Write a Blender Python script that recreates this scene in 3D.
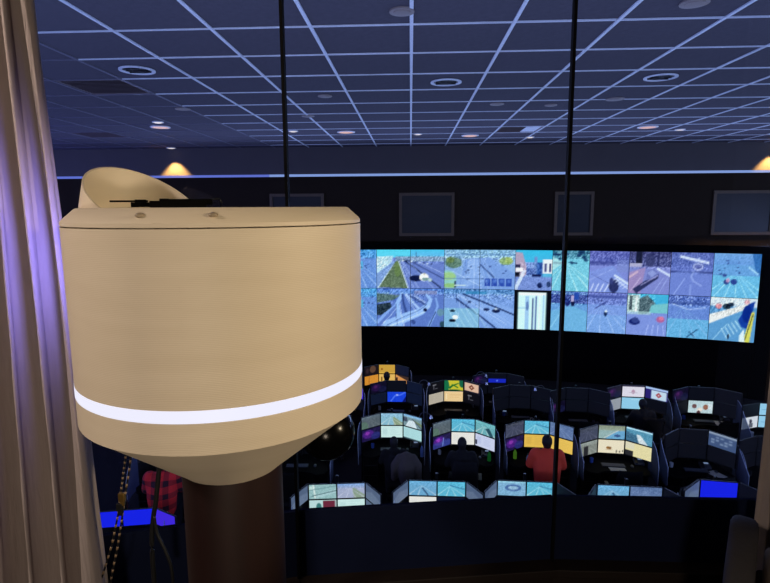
import bpy, bmesh, math, random
import numpy as np
from mathutils import Vector, Matrix
random.seed(4)
S = bpy.context.scene
for o in list(bpy.data.objects):
    bpy.data.objects.remove(o)
COL = S.collection

# ------------------------------------------------------------------ camera
FPX, PITCH, ROLL, YAW = 543.236, 0.148057, 0.0062239, 0.0473579
def cam_axes():
    cy, sy = math.cos(YAW), math.sin(YAW); cp, sp = math.cos(PITCH), math.sin(PITCH); cr, sr = math.cos(ROLL), math.sin(ROLL)
    Rz = np.array([[cy, -sy, 0], [sy, cy, 0], [0, 0, 1]])
    Rx = np.array([[1, 0, 0], [0, cp, sp], [0, -sp, cp]])
    Rr = np.array([[cr, 0, sr], [0, 1, 0], [-sr, 0, cr]])
    return Rz @ Rx @ Rr
AX = cam_axes()
cd = bpy.data.cameras.new('camera'); cam = bpy.data.objects.new('camera', cd); COL.objects.link(cam)
cd.sensor_width = 36; cd.sensor_fit = 'HORIZONTAL'; cd.lens = FPX / 770 * 36; cd.shift_y = -2.5 / 770
cd.clip_start = 0.02; cd.clip_end = 100
mw = Matrix.Identity(4)
for i in range(3):
    mw[i][0] = AX[i, 0]; mw[i][1] = AX[i, 2]; mw[i][2] = -AX[i, 1]
cam.matrix_world = mw
S.camera = cam
S.view_settings.view_transform = 'Standard'; S.view_settings.look = 'None'
S.view_settings.exposure = 0; S.view_settings.gamma = 1; S.view_settings.use_curve_mapping = False

# ------------------------------------------------------------------ world and lights
w = bpy.data.worlds.new('night'); S.world = w; w.use_nodes = True
w.node_tree.nodes['Background'].inputs[0].default_value = (0.02, 0.025, 0.06, 1)
w.node_tree.nodes['Background'].inputs[1].default_value = 0.1

def lamp(kind, loc, aim, power, col, name, **kw):
    d = bpy.data.lights.new(name, kind); d.energy = power; d.color = col
    for k, v in kw.items():
        setattr(d, k, v)
    o = bpy.data.objects.new(name, d); COL.objects.link(o); o.location = loc
    o.rotation_euler = (Vector(aim) - Vector(loc)).to_track_quat('-Z', 'Y').to_euler()
    return o
BLUE = (0.36, 0.48, 1.0)
# added blue area lamps without fixtures, low on all four sides, washing the ceiling
lamp('AREA', (-14.5, 9.5, -1.2), (-4, 9.5, 2.0), 600, (0.22, 0.26, 1.0), 'ceiling_fill', shape='RECTANGLE', size=14, size_y=0.3)
lamp('AREA', (14.5, 9.5, -1.2), (4, 9.5, 2.0), 420, BLUE, 'ceiling_fill', shape='RECTANGLE', size=14, size_y=0.3)
lamp('AREA', (0, 2.6, -2.2), (0, 9, 2.0), 520, BLUE, 'ceiling_fill', shape='RECTANGLE', size=20, size_y=0.3)
lamp('AREA', (1.0, 16.4, -1.0), (1.0, 11.5, 2.0), 420, BLUE, 'ceiling_fill', shape='RECTANGLE', size=20, size_y=0.3)
# added unseen warm fill: low behind the camera, high at left, spot from right
lamp('AREA', (-0.08, -1.25, -0.42), (-0.40, 1.2, -0.30), 17.5, (1.0, 0.84, 0.66), 'warm_key_fill', shape='DISK', size=0.22)
lamp('AREA', (-2.15, 0.30, 0.95), (-0.95, 1.5, -0.35), 24, (1.0, 0.83, 0.70), 'curtain_warm_fill', shape='DISK', size=0.2)
lamp('SPOT', (2.5, 0.45, 0.5), (-0.35, 1.2, -0.28), 185, (1.0, 0.82, 0.55), 'housing_side_fill', spot_size=0.42, spot_blend=0.5, shadow_soft_size=0.08)
# added blue fill beside the housing, no fixture, tinting the left curtain
lamp('SPOT', (-0.79, 1.31, -0.12), (-1.15, 1.48, -0.14), 11.0, (0.26, 0.24, 1.0), 'curtain_blue_fill', spot_size=2.4, spot_blend=1.0, shadow_soft_size=0.06)

# ------------------------------------------------------------------ materials
def lin(c):
    out = []
    for v in c[:3]:
        v = v / 255.0
        out.append(v / 12.92 if v <= 0.04045 else ((v + 0.055) / 1.055) ** 2.4)
    return tuple(out)
def lin_np(a):
    a = np.clip(a / 255.0, 0, 1)
    return np.where(a <= 0.04045, a / 12.92, ((a + 0.055) / 1.055) ** 2.4)
MATS = {}
def mat(name, rgb, rough=0.6, metal=0.0, noise=0.0, nscale=20.0, bump=0.0, emit=0.0, spec=0.5, stretch=(1, 1, 1), coat=0.0, trans=0.0):
    if name in MATS: return MATS[name]
    m = bpy.data.materials.new(name); m.use_nodes = True; nt = m.node_tree; b = nt.nodes['Principled BSDF']
    c = lin(rgb)
    b.inputs['Roughness'].default_value = rough; b.inputs['Metallic'].default_value = metal
    b.inputs['Specular IOR Level'].default_value = spec; b.inputs['Coat Weight'].default_value = coat
    b.inputs['Base Color'].default_value = (*c, 1)
    if noise or bump:
        tc = nt.nodes.new('ShaderNodeTexCoord'); mp = nt.nodes.new('ShaderNodeMapping'); mp.inputs['Scale'].default_value = stretch
        n = nt.nodes.new('ShaderNodeTexNoise'); n.inputs['Scale'].default_value = nscale; n.inputs['Detail'].default_value = 3
        nt.links.new(tc.outputs['Object'], mp.inputs[0]); nt.links.new(mp.outputs[0], n.inputs['Vector'])
        if noise:
            r = nt.nodes.new('ShaderNodeMixRGB'); r.blend_type = 'MIX'
            r.inputs[1].default_value = (*[v * (1 - noise) for v in c], 1); r.inputs[2].default_value = (*[min(1, v * (1 + noise)) for v in c], 1)
            nt.links.new(n.outputs['Fac'], r.inputs[0]); nt.links.new(r.outputs[0], b.inputs['Base Color'])
        if bump:
            bp = nt.nodes.new('ShaderNodeBump'); bp.inputs['Strength'].default_value = bump; bp.inputs['Distance'].default_value = 0.01
            nt.links.new(n.outputs['Fac'], bp.inputs['Height']); nt.links.new(bp.outputs[0], b.inputs['Normal'])
    if emit:
        b.inputs['Base Color'].default_value = (*[v * .03 for v in c], 1); b.inputs['Emission Color'].default_value = (*c, 1); b.inputs['Emission Strength'].default_value = emit
    if trans:
        b.inputs['Alpha'].default_value = trans
    MATS[name] = m; return m
def screen_mat(name, strength):
    m = bpy.data.materials.new(name); m.use_nodes = True; nt = m.node_tree; b = nt.nodes['Principled BSDF']
    a = nt.nodes.new('ShaderNodeAttribute'); a.attribute_name = 'picture'
    b.inputs['Base Color'].default_value = (0.004, 0.004, 0.006, 1); b.inputs['Roughness'].default_value = 0.45; b.inputs['Specular IOR Level'].default_value = 0.2
    nt.links.new(a.outputs['Color'], b.inputs['Emission Color']); b.inputs['Emission Strength'].default_value = strength
    return m
M_SCREEN = screen_mat('lit_screen', 1.0)
M_PRINT = bpy.data.materials.new('printed_picture'); M_PRINT.use_nodes = True
_a = M_PRINT.node_tree.nodes.new('ShaderNodeAttribute'); _a.attribute_name = 'picture'
M_PRINT.node_tree.links.new(_a.outputs['Color'], M_PRINT.node_tree.nodes['Principled BSDF'].inputs['Base Color'])
M_PRINT.node_tree.nodes['Principled BSDF'].inputs['Roughness'].default_value = 0.5

def cream_mat():
    # layered 3D-print plastic: fine horizontal ridges
    m = bpy.data.materials.new('cream_plastic'); m.use_nodes = True; nt = m.node_tree; b = nt.nodes['Principled BSDF']
    tc = nt.nodes.new('ShaderNodeTexCoord'); wv = nt.nodes.new('ShaderNodeTexWave'); wv.bands_direction = 'Z'
    wv.inputs['Scale'].default_value = 95; wv.inputs['Distortion'].default_value = 0.15
    nt.links.new(tc.outputs['Object'], wv.inputs['Vector'])
    n = nt.nodes.new('ShaderNodeTexNoise'); n.inputs['Scale'].default_value = 6; n.inputs['Detail'].default_value = 4
    mp = nt.nodes.new('ShaderNodeMapping'); mp.inputs['Scale'].default_value = (0.6, 0.6, 5)
    nt.links.new(tc.outputs['Object'], mp.inputs[0]); nt.links.new(mp.outputs[0], n.inputs['Vector'])
    r = nt.nodes.new('ShaderNodeMixRGB'); r.inputs[1].default_value = (*lin((213, 197, 172)), 1); r.inputs[2].default_value = (*lin((226, 211, 188)), 1)
    nt.links.new(n.outputs['Fac'], r.inputs[0]); nt.links.new(r.outputs[0], b.inputs['Base Color'])
    bp = nt.nodes.new('ShaderNodeBump'); bp.inputs['Strength'].default_value = 0.12; bp.inputs['Distance'].default_value = 0.002
    nt.links.new(wv.outputs['Fac'], bp.inputs['Height']); nt.links.new(bp.outputs[0], b.inputs['Normal'])
    b.inputs['Roughness'].default_value = 0.55
    return m
def glass_mat():
    m = bpy.data.materials.new('clear_glass'); m.use_nodes = True; nt = m.node_tree; nt.nodes.clear()
    out = nt.nodes.new('ShaderNodeOutputMaterial'); mx = nt.nodes.new('ShaderNodeMixShader')
    t = nt.nodes.new('ShaderNodeBsdfTransparent'); t.inputs[0].default_value = (0.97, 0.98, 0.98, 1)
    g = nt.nodes.new('ShaderNodeBsdfGlossy'); g.inputs['Roughness'].default_value = 0.0
    fr = nt.nodes.new('ShaderNodeFresnel'); fr.inputs['IOR'].default_value = 1.25
    nt.links.new(fr.outputs[0], mx.inputs[0]); nt.links.new(t.outputs[0], mx.inputs[1]); nt.links.new(g.outputs[0], mx.inputs[2])
    nt.links.new(mx.outputs[0], out.inputs[0]); return m
def acrylic_mat():
    m = bpy.data.materials.new('frosted_acrylic'); m.use_nodes = True; nt = m.node_tree; nt.nodes.clear()
    out = nt.nodes.new('ShaderNodeOutputMaterial'); mx = nt.nodes.new('ShaderNodeMixShader'); mx2 = nt.nodes.new('ShaderNodeMixShader')
    t = nt.nodes.new('ShaderNodeBsdfTransparent'); t.inputs[0].default_value = (0.7, 0.78, 0.9, 1)
    d = nt.nodes.new('ShaderNodeBsdfDiffuse'); d.inputs[0].default_value = (0.16, 0.18, 0.24, 1)
    tl = nt.nodes.new('ShaderNodeBsdfTranslucent'); tl.inputs[0].default_value = (0.16, 0.18, 0.24, 1)
    mx.inputs[0].default_value = 0.5; mx2.inputs[0].default_value = 0.6
    nt.links.new(d.outputs[0], mx.inputs[1]); nt.links.new(tl.outputs[0], mx.inputs[2])
    nt.links.new(t.outputs[0], mx2.inputs[1]); nt.links.new(mx.outputs[0], mx2.inputs[2]); nt.links.new(mx2.outputs[0], out.inputs[0]); return m
def curtain_mat():
    m = mat('curtain_cloth', (172, 158, 154), 0.9, noise=0.10, nscale=60, bump=0.25, spec=0.1, stretch=(1, 1, 0.15)); return m
M_CREAM, M_GLASS, M_ACRYL, M_CURT = cream_mat(), glass_mat(), acrylic_mat(), curtain_mat()
M_TILE = mat('ceiling_tile', (92, 88, 96), 0.95, noise=0.18, nscale=14, bump=0.4, spec=0.1)
M_TILE2 = M_TILE
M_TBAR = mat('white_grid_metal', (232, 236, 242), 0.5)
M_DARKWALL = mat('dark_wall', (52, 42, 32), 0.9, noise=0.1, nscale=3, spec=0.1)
M_BULK = mat('bulkhead_paint', (100, 94, 92), 0.9, noise=0.06, nscale=2, spec=0.1)
M_CARPET = mat('dark_carpet', (26, 27, 34), 0.95, noise=0.3, nscale=40, spec=0.05)
M_BLACK = mat('black_plastic', (14, 14, 16), 0.5, noise=0.1, nscale=30)
M_BLACKM = mat('black_metal', (18, 18, 20), 0.4, metal=0.3)
M_DESK = mat('dark_desk_laminate', (12, 12, 15), 0.85, spec=.08, noise=0.15, nscale=12)
M_PANEL = mat('dark_desk_panel', (9, 9, 12), 0.7, noise=0.1, nscale=12)
M_FILM = mat('navy_privacy_film', (19, 27, 56), 0.8, noise=0.12, nscale=5, spec=0.15)
M_MULL = mat('black_mullion', (3, 3, 4), 0.7, spec=.15)
M_WOOD = mat('dark_brown_wood', (36, 25, 19), 0.6, noise=0.3, nscale=8, stretch=(1, 8, 8))
M_ROOM = mat('viewing_room_wall', (60, 50, 46), 0.9, noise=0.08, nscale=4)
M_PILLAR = mat('dark_red_wood', (33, 15, 13), 0.5, noise=0.3, nscale=7, stretch=(6, 6, 0.5))
M_CHROME = mat('steel', (170, 172, 178), 0.3, metal=1.0)
M_FRAMEW = mat('picture_frame_wood', (104, 84, 60), 0.6, noise=0.2, nscale=10)
M_FABRIC = mat('dark_chair_fabric', (15, 15, 19), 0.95, noise=0.25, nscale=60)
M_GREYFAB = mat('grey_upholstery', (72, 68, 70), 0.95, noise=0.12, nscale=70, bump=0.2)
M_BEIGEFAB = mat('beige_cushion', (196, 176, 150), 0.95, noise=0.1, nscale=70)
M_RING = mat('white_light_ring', (236, 236, 253), 0.5, emit=1.0)
M_STRIP = mat('blue_led_strip', (132, 158, 220), 0.5, emit=1.0)
M_STRIP2 = mat('deep_blue_led_strip', (96, 112, 206), 0.5, emit=1.0)
M_BRASS = mat('brass', (190, 150, 80), 0.35, metal=0.9)
M_BEAD = mat('tan_bead', (140, 116, 88), 0.5, noise=0.2, nscale=200)
M_LENSW = mat('lit_white_lens', (238, 226, 226), 0.5, emit=1.0)
M_LENSP = mat('lit_pink_lens', (226, 182, 178), 0.5, emit=1.0)
M_LENSD = mat('dim_lens', (150, 136, 128), 0.6)
M_TBAR_FADE = mat('grid_metal_light_fade', (112, 108, 122), 0.6)  # left grid bars: the fading ceiling light is put into a darker grey
M_SKIN = mat('skin', (150, 104, 80), 0.6, noise=0.08, nscale=12)
M_HAIR = mat('dark_hair', (16, 13, 12), 0.7, noise=0.3, nscale=80, stretch=(1, 1, 0.2))

# ------------------------------------------------------------------ mesh helpers
def link(name, me, parent=None, loc=None):
    o = bpy.data.objects.new(name, me); COL.objects.link(o)
    if parent: o.parent = parent
    if loc is not None: o.location = loc
    return o
def finish(bm, name, m, smooth=False):
    me = bpy.data.meshes.new(name); bmesh.ops.recalc_face_normals(bm, faces=bm.faces[:]); bm.to_mesh(me); bm.free()
    if m: me.materials.append(m)
    if smooth:
        for p in me.polygons: p.use_smooth = True
    return me
def box(bm, c, s, mtx=None, bevel=0.0):
    r = bmesh.ops.create_cube(bm, size=1.0)['verts']
    for v in r: v.co = Vector((v.co.x * s[0], v.co.y * s[1], v.co.z * s[2]))
    if bevel:
        es = list({e for v in r for e in v.link_edges})
        g = bmesh.ops.bevel(bm, geom=es, offset=bevel, segments=2, affect='EDGES', profile=0.6)
        r = list({v for f in g['faces'] for v in f.verts} | {v for v in r if v.is_valid})
    M = Matrix.Translation(c)
    if mtx is not None: M = M @ mtx.to_4x4()
    for v in r: v.co = M @ v.co
def boxes(name, m, items, bevel=0.0):
    bm = bmesh.new()
    for it in items: box(bm, it[0], it[1], it[2] if len(it) > 2 else None, bevel)
    return finish(bm, name, m)
def lathe_into(bm, prof, seg=32, c=(0, 0, 0), closed=True):
    rings = []
    for r, z in prof:
        if r < 1e-6: rings.append([bm.verts.new((c[0], c[1], c[2] + z))])
        else: rings.append([bm.verts.new((c[0] + r * math.cos(2 * math.pi * k / seg), c[1] + r * math.sin(2 * math.pi * k / seg), c[2] + z)) for k in range(seg)])
    for a, b in zip(rings, rings[1:]):
        for k in range(seg):
            k2 = (k + 1) % seg
            if len(a) == 1 and len(b) == 1: continue
            if len(a) == 1: bm.faces.new((a[0], b[k], b[k2]))
            elif len(b) == 1: bm.faces.new((a[k], b[0], a[k2]))
            else: bm.faces.new((a[k], b[k], b[k2], a[k2]))
def lathe(name, prof, m, seg=32, smooth=True, c=(0, 0, 0)):
    bm = bmesh.new(); lathe_into(bm, prof, seg, c); me = finish(bm, name, m)
    if smooth:
        for p in me.polygons: p.use_smooth = True
        bm2 = bmesh.new(); bm2.from_mesh(me)
        for e in bm2.edges:
            if len(e.link_faces) == 2 and e.calc_face_angle(0) > 0.45: e.smooth = False
        bm2.to_mesh(me); bm2.free()
    return me
def tube_into(bm, pts, rads, seg=8, cap=True):
    pts = [Vector(p) for p in pts]; n = len(pts)
    if not hasattr(rads, '__len__'): rads = [rads] * n
    rings = []; up = Vector((0, 0, 1))
    for i in range(n):
        t = (pts[min(i + 1, n - 1)] - pts[max(i - 1, 0)]).normalized()
        a = t.cross(up)
        if a.length < 0.05: a = t.cross(Vector((1, 0, 0)))
        a.normalize(); b = a.cross(t).normalized()
        rings.append([bm.verts.new(pts[i] + rads[i] * (a * math.cos(2 * math.pi * k / seg) + b * math.sin(2 * math.pi * k / seg))) for k in range(seg)])
    for a, b in zip(rings, rings[1:]):
        for k in range(seg): bm.faces.new((a[k], a[(k + 1) % seg], b[(k + 1) % seg], b[k]))
    if cap: bm.faces.new(rings[0]); bm.faces.new(rings[-1])
def tube(name, pts, r, m, seg=8):
    bm = bmesh.new(); tube_into(bm, pts, r, seg); return finish(bm, name, m, True)
def sphere_into(bm, c, r, sc=(1, 1, 1), u=12, v=8):
    g = bmesh.ops.create_uvsphere(bm, u_segments=u, v_segments=v, radius=1)['verts']
    for q in g: q.co = Vector((c[0] + q.co.x * r * sc[0], c[1] + q.co.y * r * sc[1], c[2] + q.co.z * r * sc[2]))
def prism(name, poly, z0, z1, m, bevel=0.0):
    bm = bmesh.new(); a = [bm.verts.new((x, y, z0)) for x, y in poly]; b = [bm.verts.new((x, y, z1)) for x, y in poly]
    bm.faces.new(a); bm.faces.new(b); n = len(poly)
    for k in range(n): bm.faces.new((a[k], a[(k + 1) % n], b[(k + 1) % n], b[k]))
    if bevel: bmesh.ops.bevel(bm, geom=bm.edges[:], offset=bevel, segments=1, affect='EDGES')
    return finish(bm, name, m)
def tag(o, label=None, cat=None, group=None, kind=None):
    if label: o['label'] = label
    if cat: o['category'] = cat
    if group: o['group'] = group
    if kind: o['kind'] = kind
    return o
def empty(name, loc, rz=0):
    o = bpy.data.objects.new(name, None); COL.objects.link(o); o.location = loc; o.rotation_euler = (0, 0, rz); o.empty_display_size = 0.1
    return o
def struct(name, me, parent=None):
    o = link(name, me, parent)
    if not parent: o['kind'] = 'structure'
    return o

# ------------------------------------------------------------------ pictures (painted on pixel grids)
class Art:
    def __init__(s, w, h, base=(0, 0, 0), seed=1):
        s.w, s.h = w * 2, h * 2; s.a = np.zeros((s.h, s.w, 3)); s.a[:] = base
        s.x, s.y = np.meshgrid((np.arange(s.w) + .5) / s.w, (np.arange(s.h) + .5) / s.h); s.rng = np.random.RandomState(seed)
    def put(s, mask, c, al=1.0):
        s.a[mask] = s.a[mask] * (1 - al) + np.array(c, float) * al; return s
    def rect(s, x0, y0, x1, y1, c, al=1.0): return s.put((s.x >= x0) & (s.x < x1) & (s.y >= y0) & (s.y < y1), c, al)
    def ell(s, cx, cy, rx, ry, c, al=1.0): return s.put(((s.x - cx) / rx) ** 2 + ((s.y - cy) / ry) ** 2 < 1, c, al)
    def poly(s, pts, c, al=1.0):
        ins = np.zeros_like(s.x, bool); n = len(pts)
        for i in range(n):
            (x0, y0), (x1, y1) = pts[i], pts[(i + 1) % n]
            if y0 == y1: continue
            ins ^= ((y0 > s.y) != (y1 > s.y)) & (s.x < (x1 - x0) * (s.y - y0) / (y1 - y0) + x0)
        return s.put(ins, c, al)
    def line(s, p, q, wd, c, al=1.0, w2=None):
        asp = s.h / s.w; px, py, qx, qy = p[0], p[1] * asp, q[0], q[1] * asp
        dx, dy = qx - px, qy - py; L = dx * dx + dy * dy + 1e-9
        t = np.clip(((s.x - px) * dx + (s.y * asp - py) * dy) / L, 0, 1)
        d = np.hypot(s.x - px - t * dx, s.y * asp - py - t * dy)
        wt = wd + ((w2 if w2 is not None else wd) - wd) * t
        return s.put(d < wt / 2, c, al)
    def path(s, pts, wd, c, al=1.0, w2=None):
        n = len(pts) - 1; e = w2 if w2 is not None else wd
        for i in range(n): s.line(pts[i], pts[i + 1], wd + (e - wd) * i / n, c, al, wd + (e - wd) * (i + 1) / n)
        return s
    def grad(s, y0, y1, c0, c1):
        t = np.clip((s.y - y0) / (y1 - y0), 0, 1)[..., None]; m = (s.y >= y0) & (s.y < y1)
        s.a[m] = (np.array(c0) * (1 - t) + np.array(c1) * t)[m]; return s
    def speck(s, x0, y0, x1, y1, amp, cell=2, tint=(1, 1, 1)):
        amp *= .85
        n = s.rng.uniform(-amp, amp, (s.h // cell + 1, s.w // cell + 1)); n = np.kron(n, np.ones((cell, cell)))[:s.h, :s.w]
        m = (s.x >= x0) & (s.x < x1) & (s.y >= y0) & (s.y < y1)
        s.a[m] = s.a[m] + (n[..., None] * np.array(tint))[m]; return s
    def dots(s, x0, y0, x1, y1, n, c, r=0.015):
        for _ in range(n):
            cx, cy = s.rng.uniform(x0, x1), s.rng.uniform(y0, y1); s.ell(cx, cy, r * s.rng.uniform(.7, 1.6), r * s.rng.uniform(.6, 1.2) * s.w / s.h * .6, c, .8)
        return s
    def out(s): return np.clip(s.a.reshape(s.h // 2, 2, s.w // 2, 2, 3).mean((1, 3)), 0, 255)
def picture_mesh(name, arr, W, H, m=None):
    h, w = arr.shape[:2]
    xs = (np.arange(w) + .5) / w; xs[0] = 0; xs[-1] = 1
    ys = (np.arange(h) + .5) / h; ys[0] = 0; ys[-1] = 1
    X, Y = np.meshgrid(xs, ys); co = np.stack([(X - .5) * W, np.zeros_like(X), (.5 - Y) * H], -1).reshape(-1, 3)
    idx = np.arange(w * h).reshape(h, w)
    f = np.stack([idx[1:, :-1], idx[1:, 1:], idx[:-1, 1:], idx[:-1, :-1]], -1).reshape(-1, 4)
    me = bpy.data.meshes.new(name); me.from_pydata(co.tolist(), [], f.tolist())
    at = me.color_attributes.new('picture', 'FLOAT_COLOR', 'POINT')
    c = np.ones((w * h, 4), np.float32); c[:, :3] = lin_np(arr.reshape(-1, 3))
    at.data.foreach_set('color', c.ravel()); me.materials.append(m or M_SCREEN); me.update(); return me

# ================================================================== SETTING
HC = 2.0; T = 1.12344; GX = 0.0092; GY = 6.3672; FLOOR = -5.75; YB = 18.3
struct('floor', boxes('floor', M_CARPET, [((0, 9.6, FLOOR - .1), (30.4, 19.6, .2))]))
struct('wall_far', boxes('wall_far', M_DARKWALL, [((0, 19.1, -1.8), (30.4, .2, 8.0))]))
struct('wall_left', boxes('wall_left', M_DARKWALL, [((-15.1, 9.6, -1.8), (.2, 18.8, 8.0))]))
struct('wall_right', boxes('wall_right', M_DARKWALL, [((15.1, 9.6, -1.8), (.2, 18.8, 8.0))]))
# bulkhead with LED edge
trim = struct('trim_1', boxes('trim_1', M_BULK, [((0, 18.65, 1.56), (30, .7, .95))]))
struct('light_strip', boxes('light_strip', M_STRIP, [((5.15, 18.285, 1.085), (19.7, .03, .075))]), trim)['label'] = 'pale blue lit strip'
struct('light_strip', boxes('light_strip', M_STRIP2, [((-9.85, 18.285, 1.085), (10.3, .03, .075))]), trim)['label'] = 'deep blue lit strip'
# ceiling: slab + tiles + grid
ceil = struct('ceiling', boxes('ceiling', M_TILE, [((0, 9.6, HC + .16), (30.4, 19.6, .2))]))
vents_at = {(-5, 2), (-8, 7), (2, 7)}
bm = bmesh.new(); s2 = (T - .03) / 2
box(bm, (0, 0, .02), (T - .03, T - .03, .028), None, .006)
tile_me = finish(bm, 'ceiling_tile', M_TILE)
cells = []
for j in range(-4, 11):
    for i in range(-14, 13):
        cx, cy = GX + (i + .5) * T, GY + (j + .5) * T
        if (i, j) in vents_at or cy + T / 2 > YB + .5 or cy < 2.2: continue
        vis = abs(cx + .045 * cy) < .74 * cy + 1 and cy > 4.9
        cells.append((not vis, math.hypot(cx, cy), cx, cy, i, j))
cells.sort()
rng = random.Random(9)
rest = bmesh.new()
for n, (hid, d, cx, cy, i, j) in enumerate(cells):
    yl = min(T, YB - (cy - T / 2))
    if n < 300 and not hid:
        o = struct('ceiling_tile', tile_me, ceil); o.location = (cx, cy - (T - yl) / 2, HC + rng.uniform(0, .004)); o.scale = (1, (yl - .03) / (T - .03), 1)
    else:
        box(rest, (cx, cy - (T - yl) / 2, HC + .02), (T - .03, yl - .03, .028))
o = struct('ceiling_tile_field', finish(rest, 'ceiling_tile_field', M_TILE), ceil); o['kind'] = 'stuff'
bar_y = boxes('grid_bar', M_TBAR, [((0, 0, 0), (.040, YB - 2.2, .02))]); bar_x = boxes('grid_bar', M_TBAR, [((5.26, 0, 0), (19.48, .022, .018))]); bar_xd = boxes('grid_bar', M_TBAR_FADE, [((-9.75, 0, 0), (10.5, .022, .018))])
bar_yd = boxes('grid_bar', M_TBAR_FADE, [((0, 0, 0), (.040, YB - 2.2, .02))])
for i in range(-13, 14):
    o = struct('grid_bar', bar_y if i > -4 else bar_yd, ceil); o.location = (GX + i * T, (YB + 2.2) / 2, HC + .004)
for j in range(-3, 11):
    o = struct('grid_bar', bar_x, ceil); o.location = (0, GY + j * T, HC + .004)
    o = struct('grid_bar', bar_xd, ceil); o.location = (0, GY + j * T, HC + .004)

# window wall (faceted glass)
V = [(-2.378, 1.274), (-1.43, 1.677), (-.437, 1.952), (.583, 2.096), (1.613, 2.096), (2.633, 1.953)]
ZS, ZF, ZT = -1.44, -1.164, 1.20
win = empty('window_1', (0, 0, 0)); win['kind'] = 'structure'
for a, b in zip(V, V[1:]):
    a, b = Vector(a), Vector(b); d = b - a; L = d.length; c = (a + b) / 2; rz = math.atan2(d.y, d.x); n = Vector((math.sin(rz), -math.cos(rz)))
    def put(name, m, thick, z0, z1, off=0.0, length=L, bev=0):
        o = struct(name, boxes(name, m, [((0, 0, 0), (length, thick, z1 - z0))], bev), win); o.location = (c.x + n.x * off, c.y + n.y * off, (z0 + z1) / 2); o.rotation_euler = (0, 0, rz); return o
    put('glass_pane', M_GLASS, .0008, ZF, ZT, 0, L - .004)
    put('lower_panel', M_FILM, .02, ZS, ZF, 0, L - .012)
    put('sill_board', M_WOOD, .10, ZS - .035, ZS, .03, L + .008, .004)
    put('apron_board', M_WOOD, .04, -1.56, ZS - .035, .02, L)
    put('header', M_MULL, .12, ZT, HC - .0, 0, L + .01)
for q in V[1:-1]:
    o = struct('mullion', boxes('mullion', M_MULL, [((0, 0, 0), (.011, .03, ZT - ZS))]), win); o.location = (q[0], q[1] - .012, (ZT + ZS) / 2)
pts = [(-15, 1.0)] + [(-2.378, 1.28)]
def wall_seg(bm, a, b, z0, z1, th=.2):
    a, b = Vector(a), Vector(b); d = b - a; rz = math.atan2(d.y, d.x); c = (a + b) / 2
    box(bm, (c.x, c.y, (z0 + z1) / 2), (d.length, th, z1 - z0), Matrix.Rotation(rz, 3, 'Z'))
bm = bmesh.new()
wall_seg(bm, (-15, .9), (-2.40, 1.26), FLOOR, HC); wall_seg(bm, (2.65, 1.95), (15, 1.3), FLOOR, HC)
for a, b in zip(V, V[1:]): wall_seg(bm, a, b, FLOOR, -1.60, .12)
struct('wall_near', finish(bm, 'wall_near', M_DARKWALL))
# viewing room shell
struct('floor', boxes('floor', M_CARPET, [((.13, -.4, -1.60), (5.3, 4.9, .08))]))
struct('ceiling', boxes('ceiling', M_ROOM, [((.13, -.55, 1.27), (5.3, 4.5, .1))]))
struct('wall_rear', boxes('wall_rear', M_ROOM, [((.13, -2.55, -.15), (5.3, .1, 2.85))]))
struct('wall_side_left', boxes('wall_side_left', M_ROOM, [((-2.47, -.62, -.15), (.1, 3.8, 2.85))]))
struct('wall_side_right', boxes('wall_side_right', M_ROOM, [((2.75, -.3, -.15), (.1, 4.4, 2.85))]))

# ================================================================== PEDESTAL HOUSING
CX, CY = -.4314, 1.2263; RB = .3166
dev = tag(empty('light_ring_pedestal', (CX, CY, -1.55)), 'large cream cylindrical housing with glowing white ring on a dark red pillar', 'lamp')
Z0 = 1.55
def dpart(name, me, par=None): return link(name, me, par or dev)
drum = dpart('drum', lathe('drum', [(.10, Z0 - .05), (RB - .002, Z0 - .05), (RB - .0012, Z0 - .0335), (RB, Z0 - .034), (RB, Z0 - .3575), (RB - .006, Z0 - .3575), (RB - .006, Z0 - .382), (RB, Z0 - .382), (RB, Z0 - .443), (RB - .01, Z0 - .445)], M_CREAM, 128))
dpart('lid', lathe('lid', [(0, Z0 + .003), (.286, Z0 + .003), (.289, Z0 + .002), (RB - .003, Z0 - .020), (RB, Z0 - .024), (RB, Z0 - .031), (RB - .0018, Z0 - .032), (.1, Z0 - .04)], M_CREAM, 128))
dpart('light_ring', lathe('light_ring', [(RB - .005, Z0 - .3580), (RB + .0005, Z0 - .3585), (RB + .0005, Z0 - .3815), (RB - .005, Z0 - .3818)], M_RING, 128))['label'] = 'glowing white ring'
dpart('cone_base', lathe('cone_base', [(RB - .012, Z0 - .4435), (RB - .002, Z0 - .444), (.124, Z0 - .600), (.118, Z0 - .606), (.05, Z0 - .606)], M_CREAM, 128))
dpart('pillar', lathe('pillar', [(0, Z0 - .6062), (.1175, Z0 - .6062), (.1175, .02), (.15, .018), (.15, 0), (0, 0)], M_PILLAR, 64))['label'] = 'dark red-brown round pillar'
# view-facing frame on the housing
az = math.atan2(CX, CY); fwd = Vector((math.sin(az), math.cos(az))); lat = Vector((math.cos(az), -math.sin(az)))
def loc2(l, f): return (lat.x * l + fwd.x * f, lat.y * l + fwd.y * f)
for l in (-.133, -.012):
    a = math.asin(l / .303); px, py = loc2(l, -.303 * math.cos(a))
    bm = bmesh.new(); sphere_into(bm, (0, 0, 0), .0085, (1, 1, .55), 12, 8)
    dpart('screw', finish(bm, 'screw', mat('screw_plastic', (150, 134, 112), .4), True)).location = (px, py, Z0 - .010)
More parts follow.
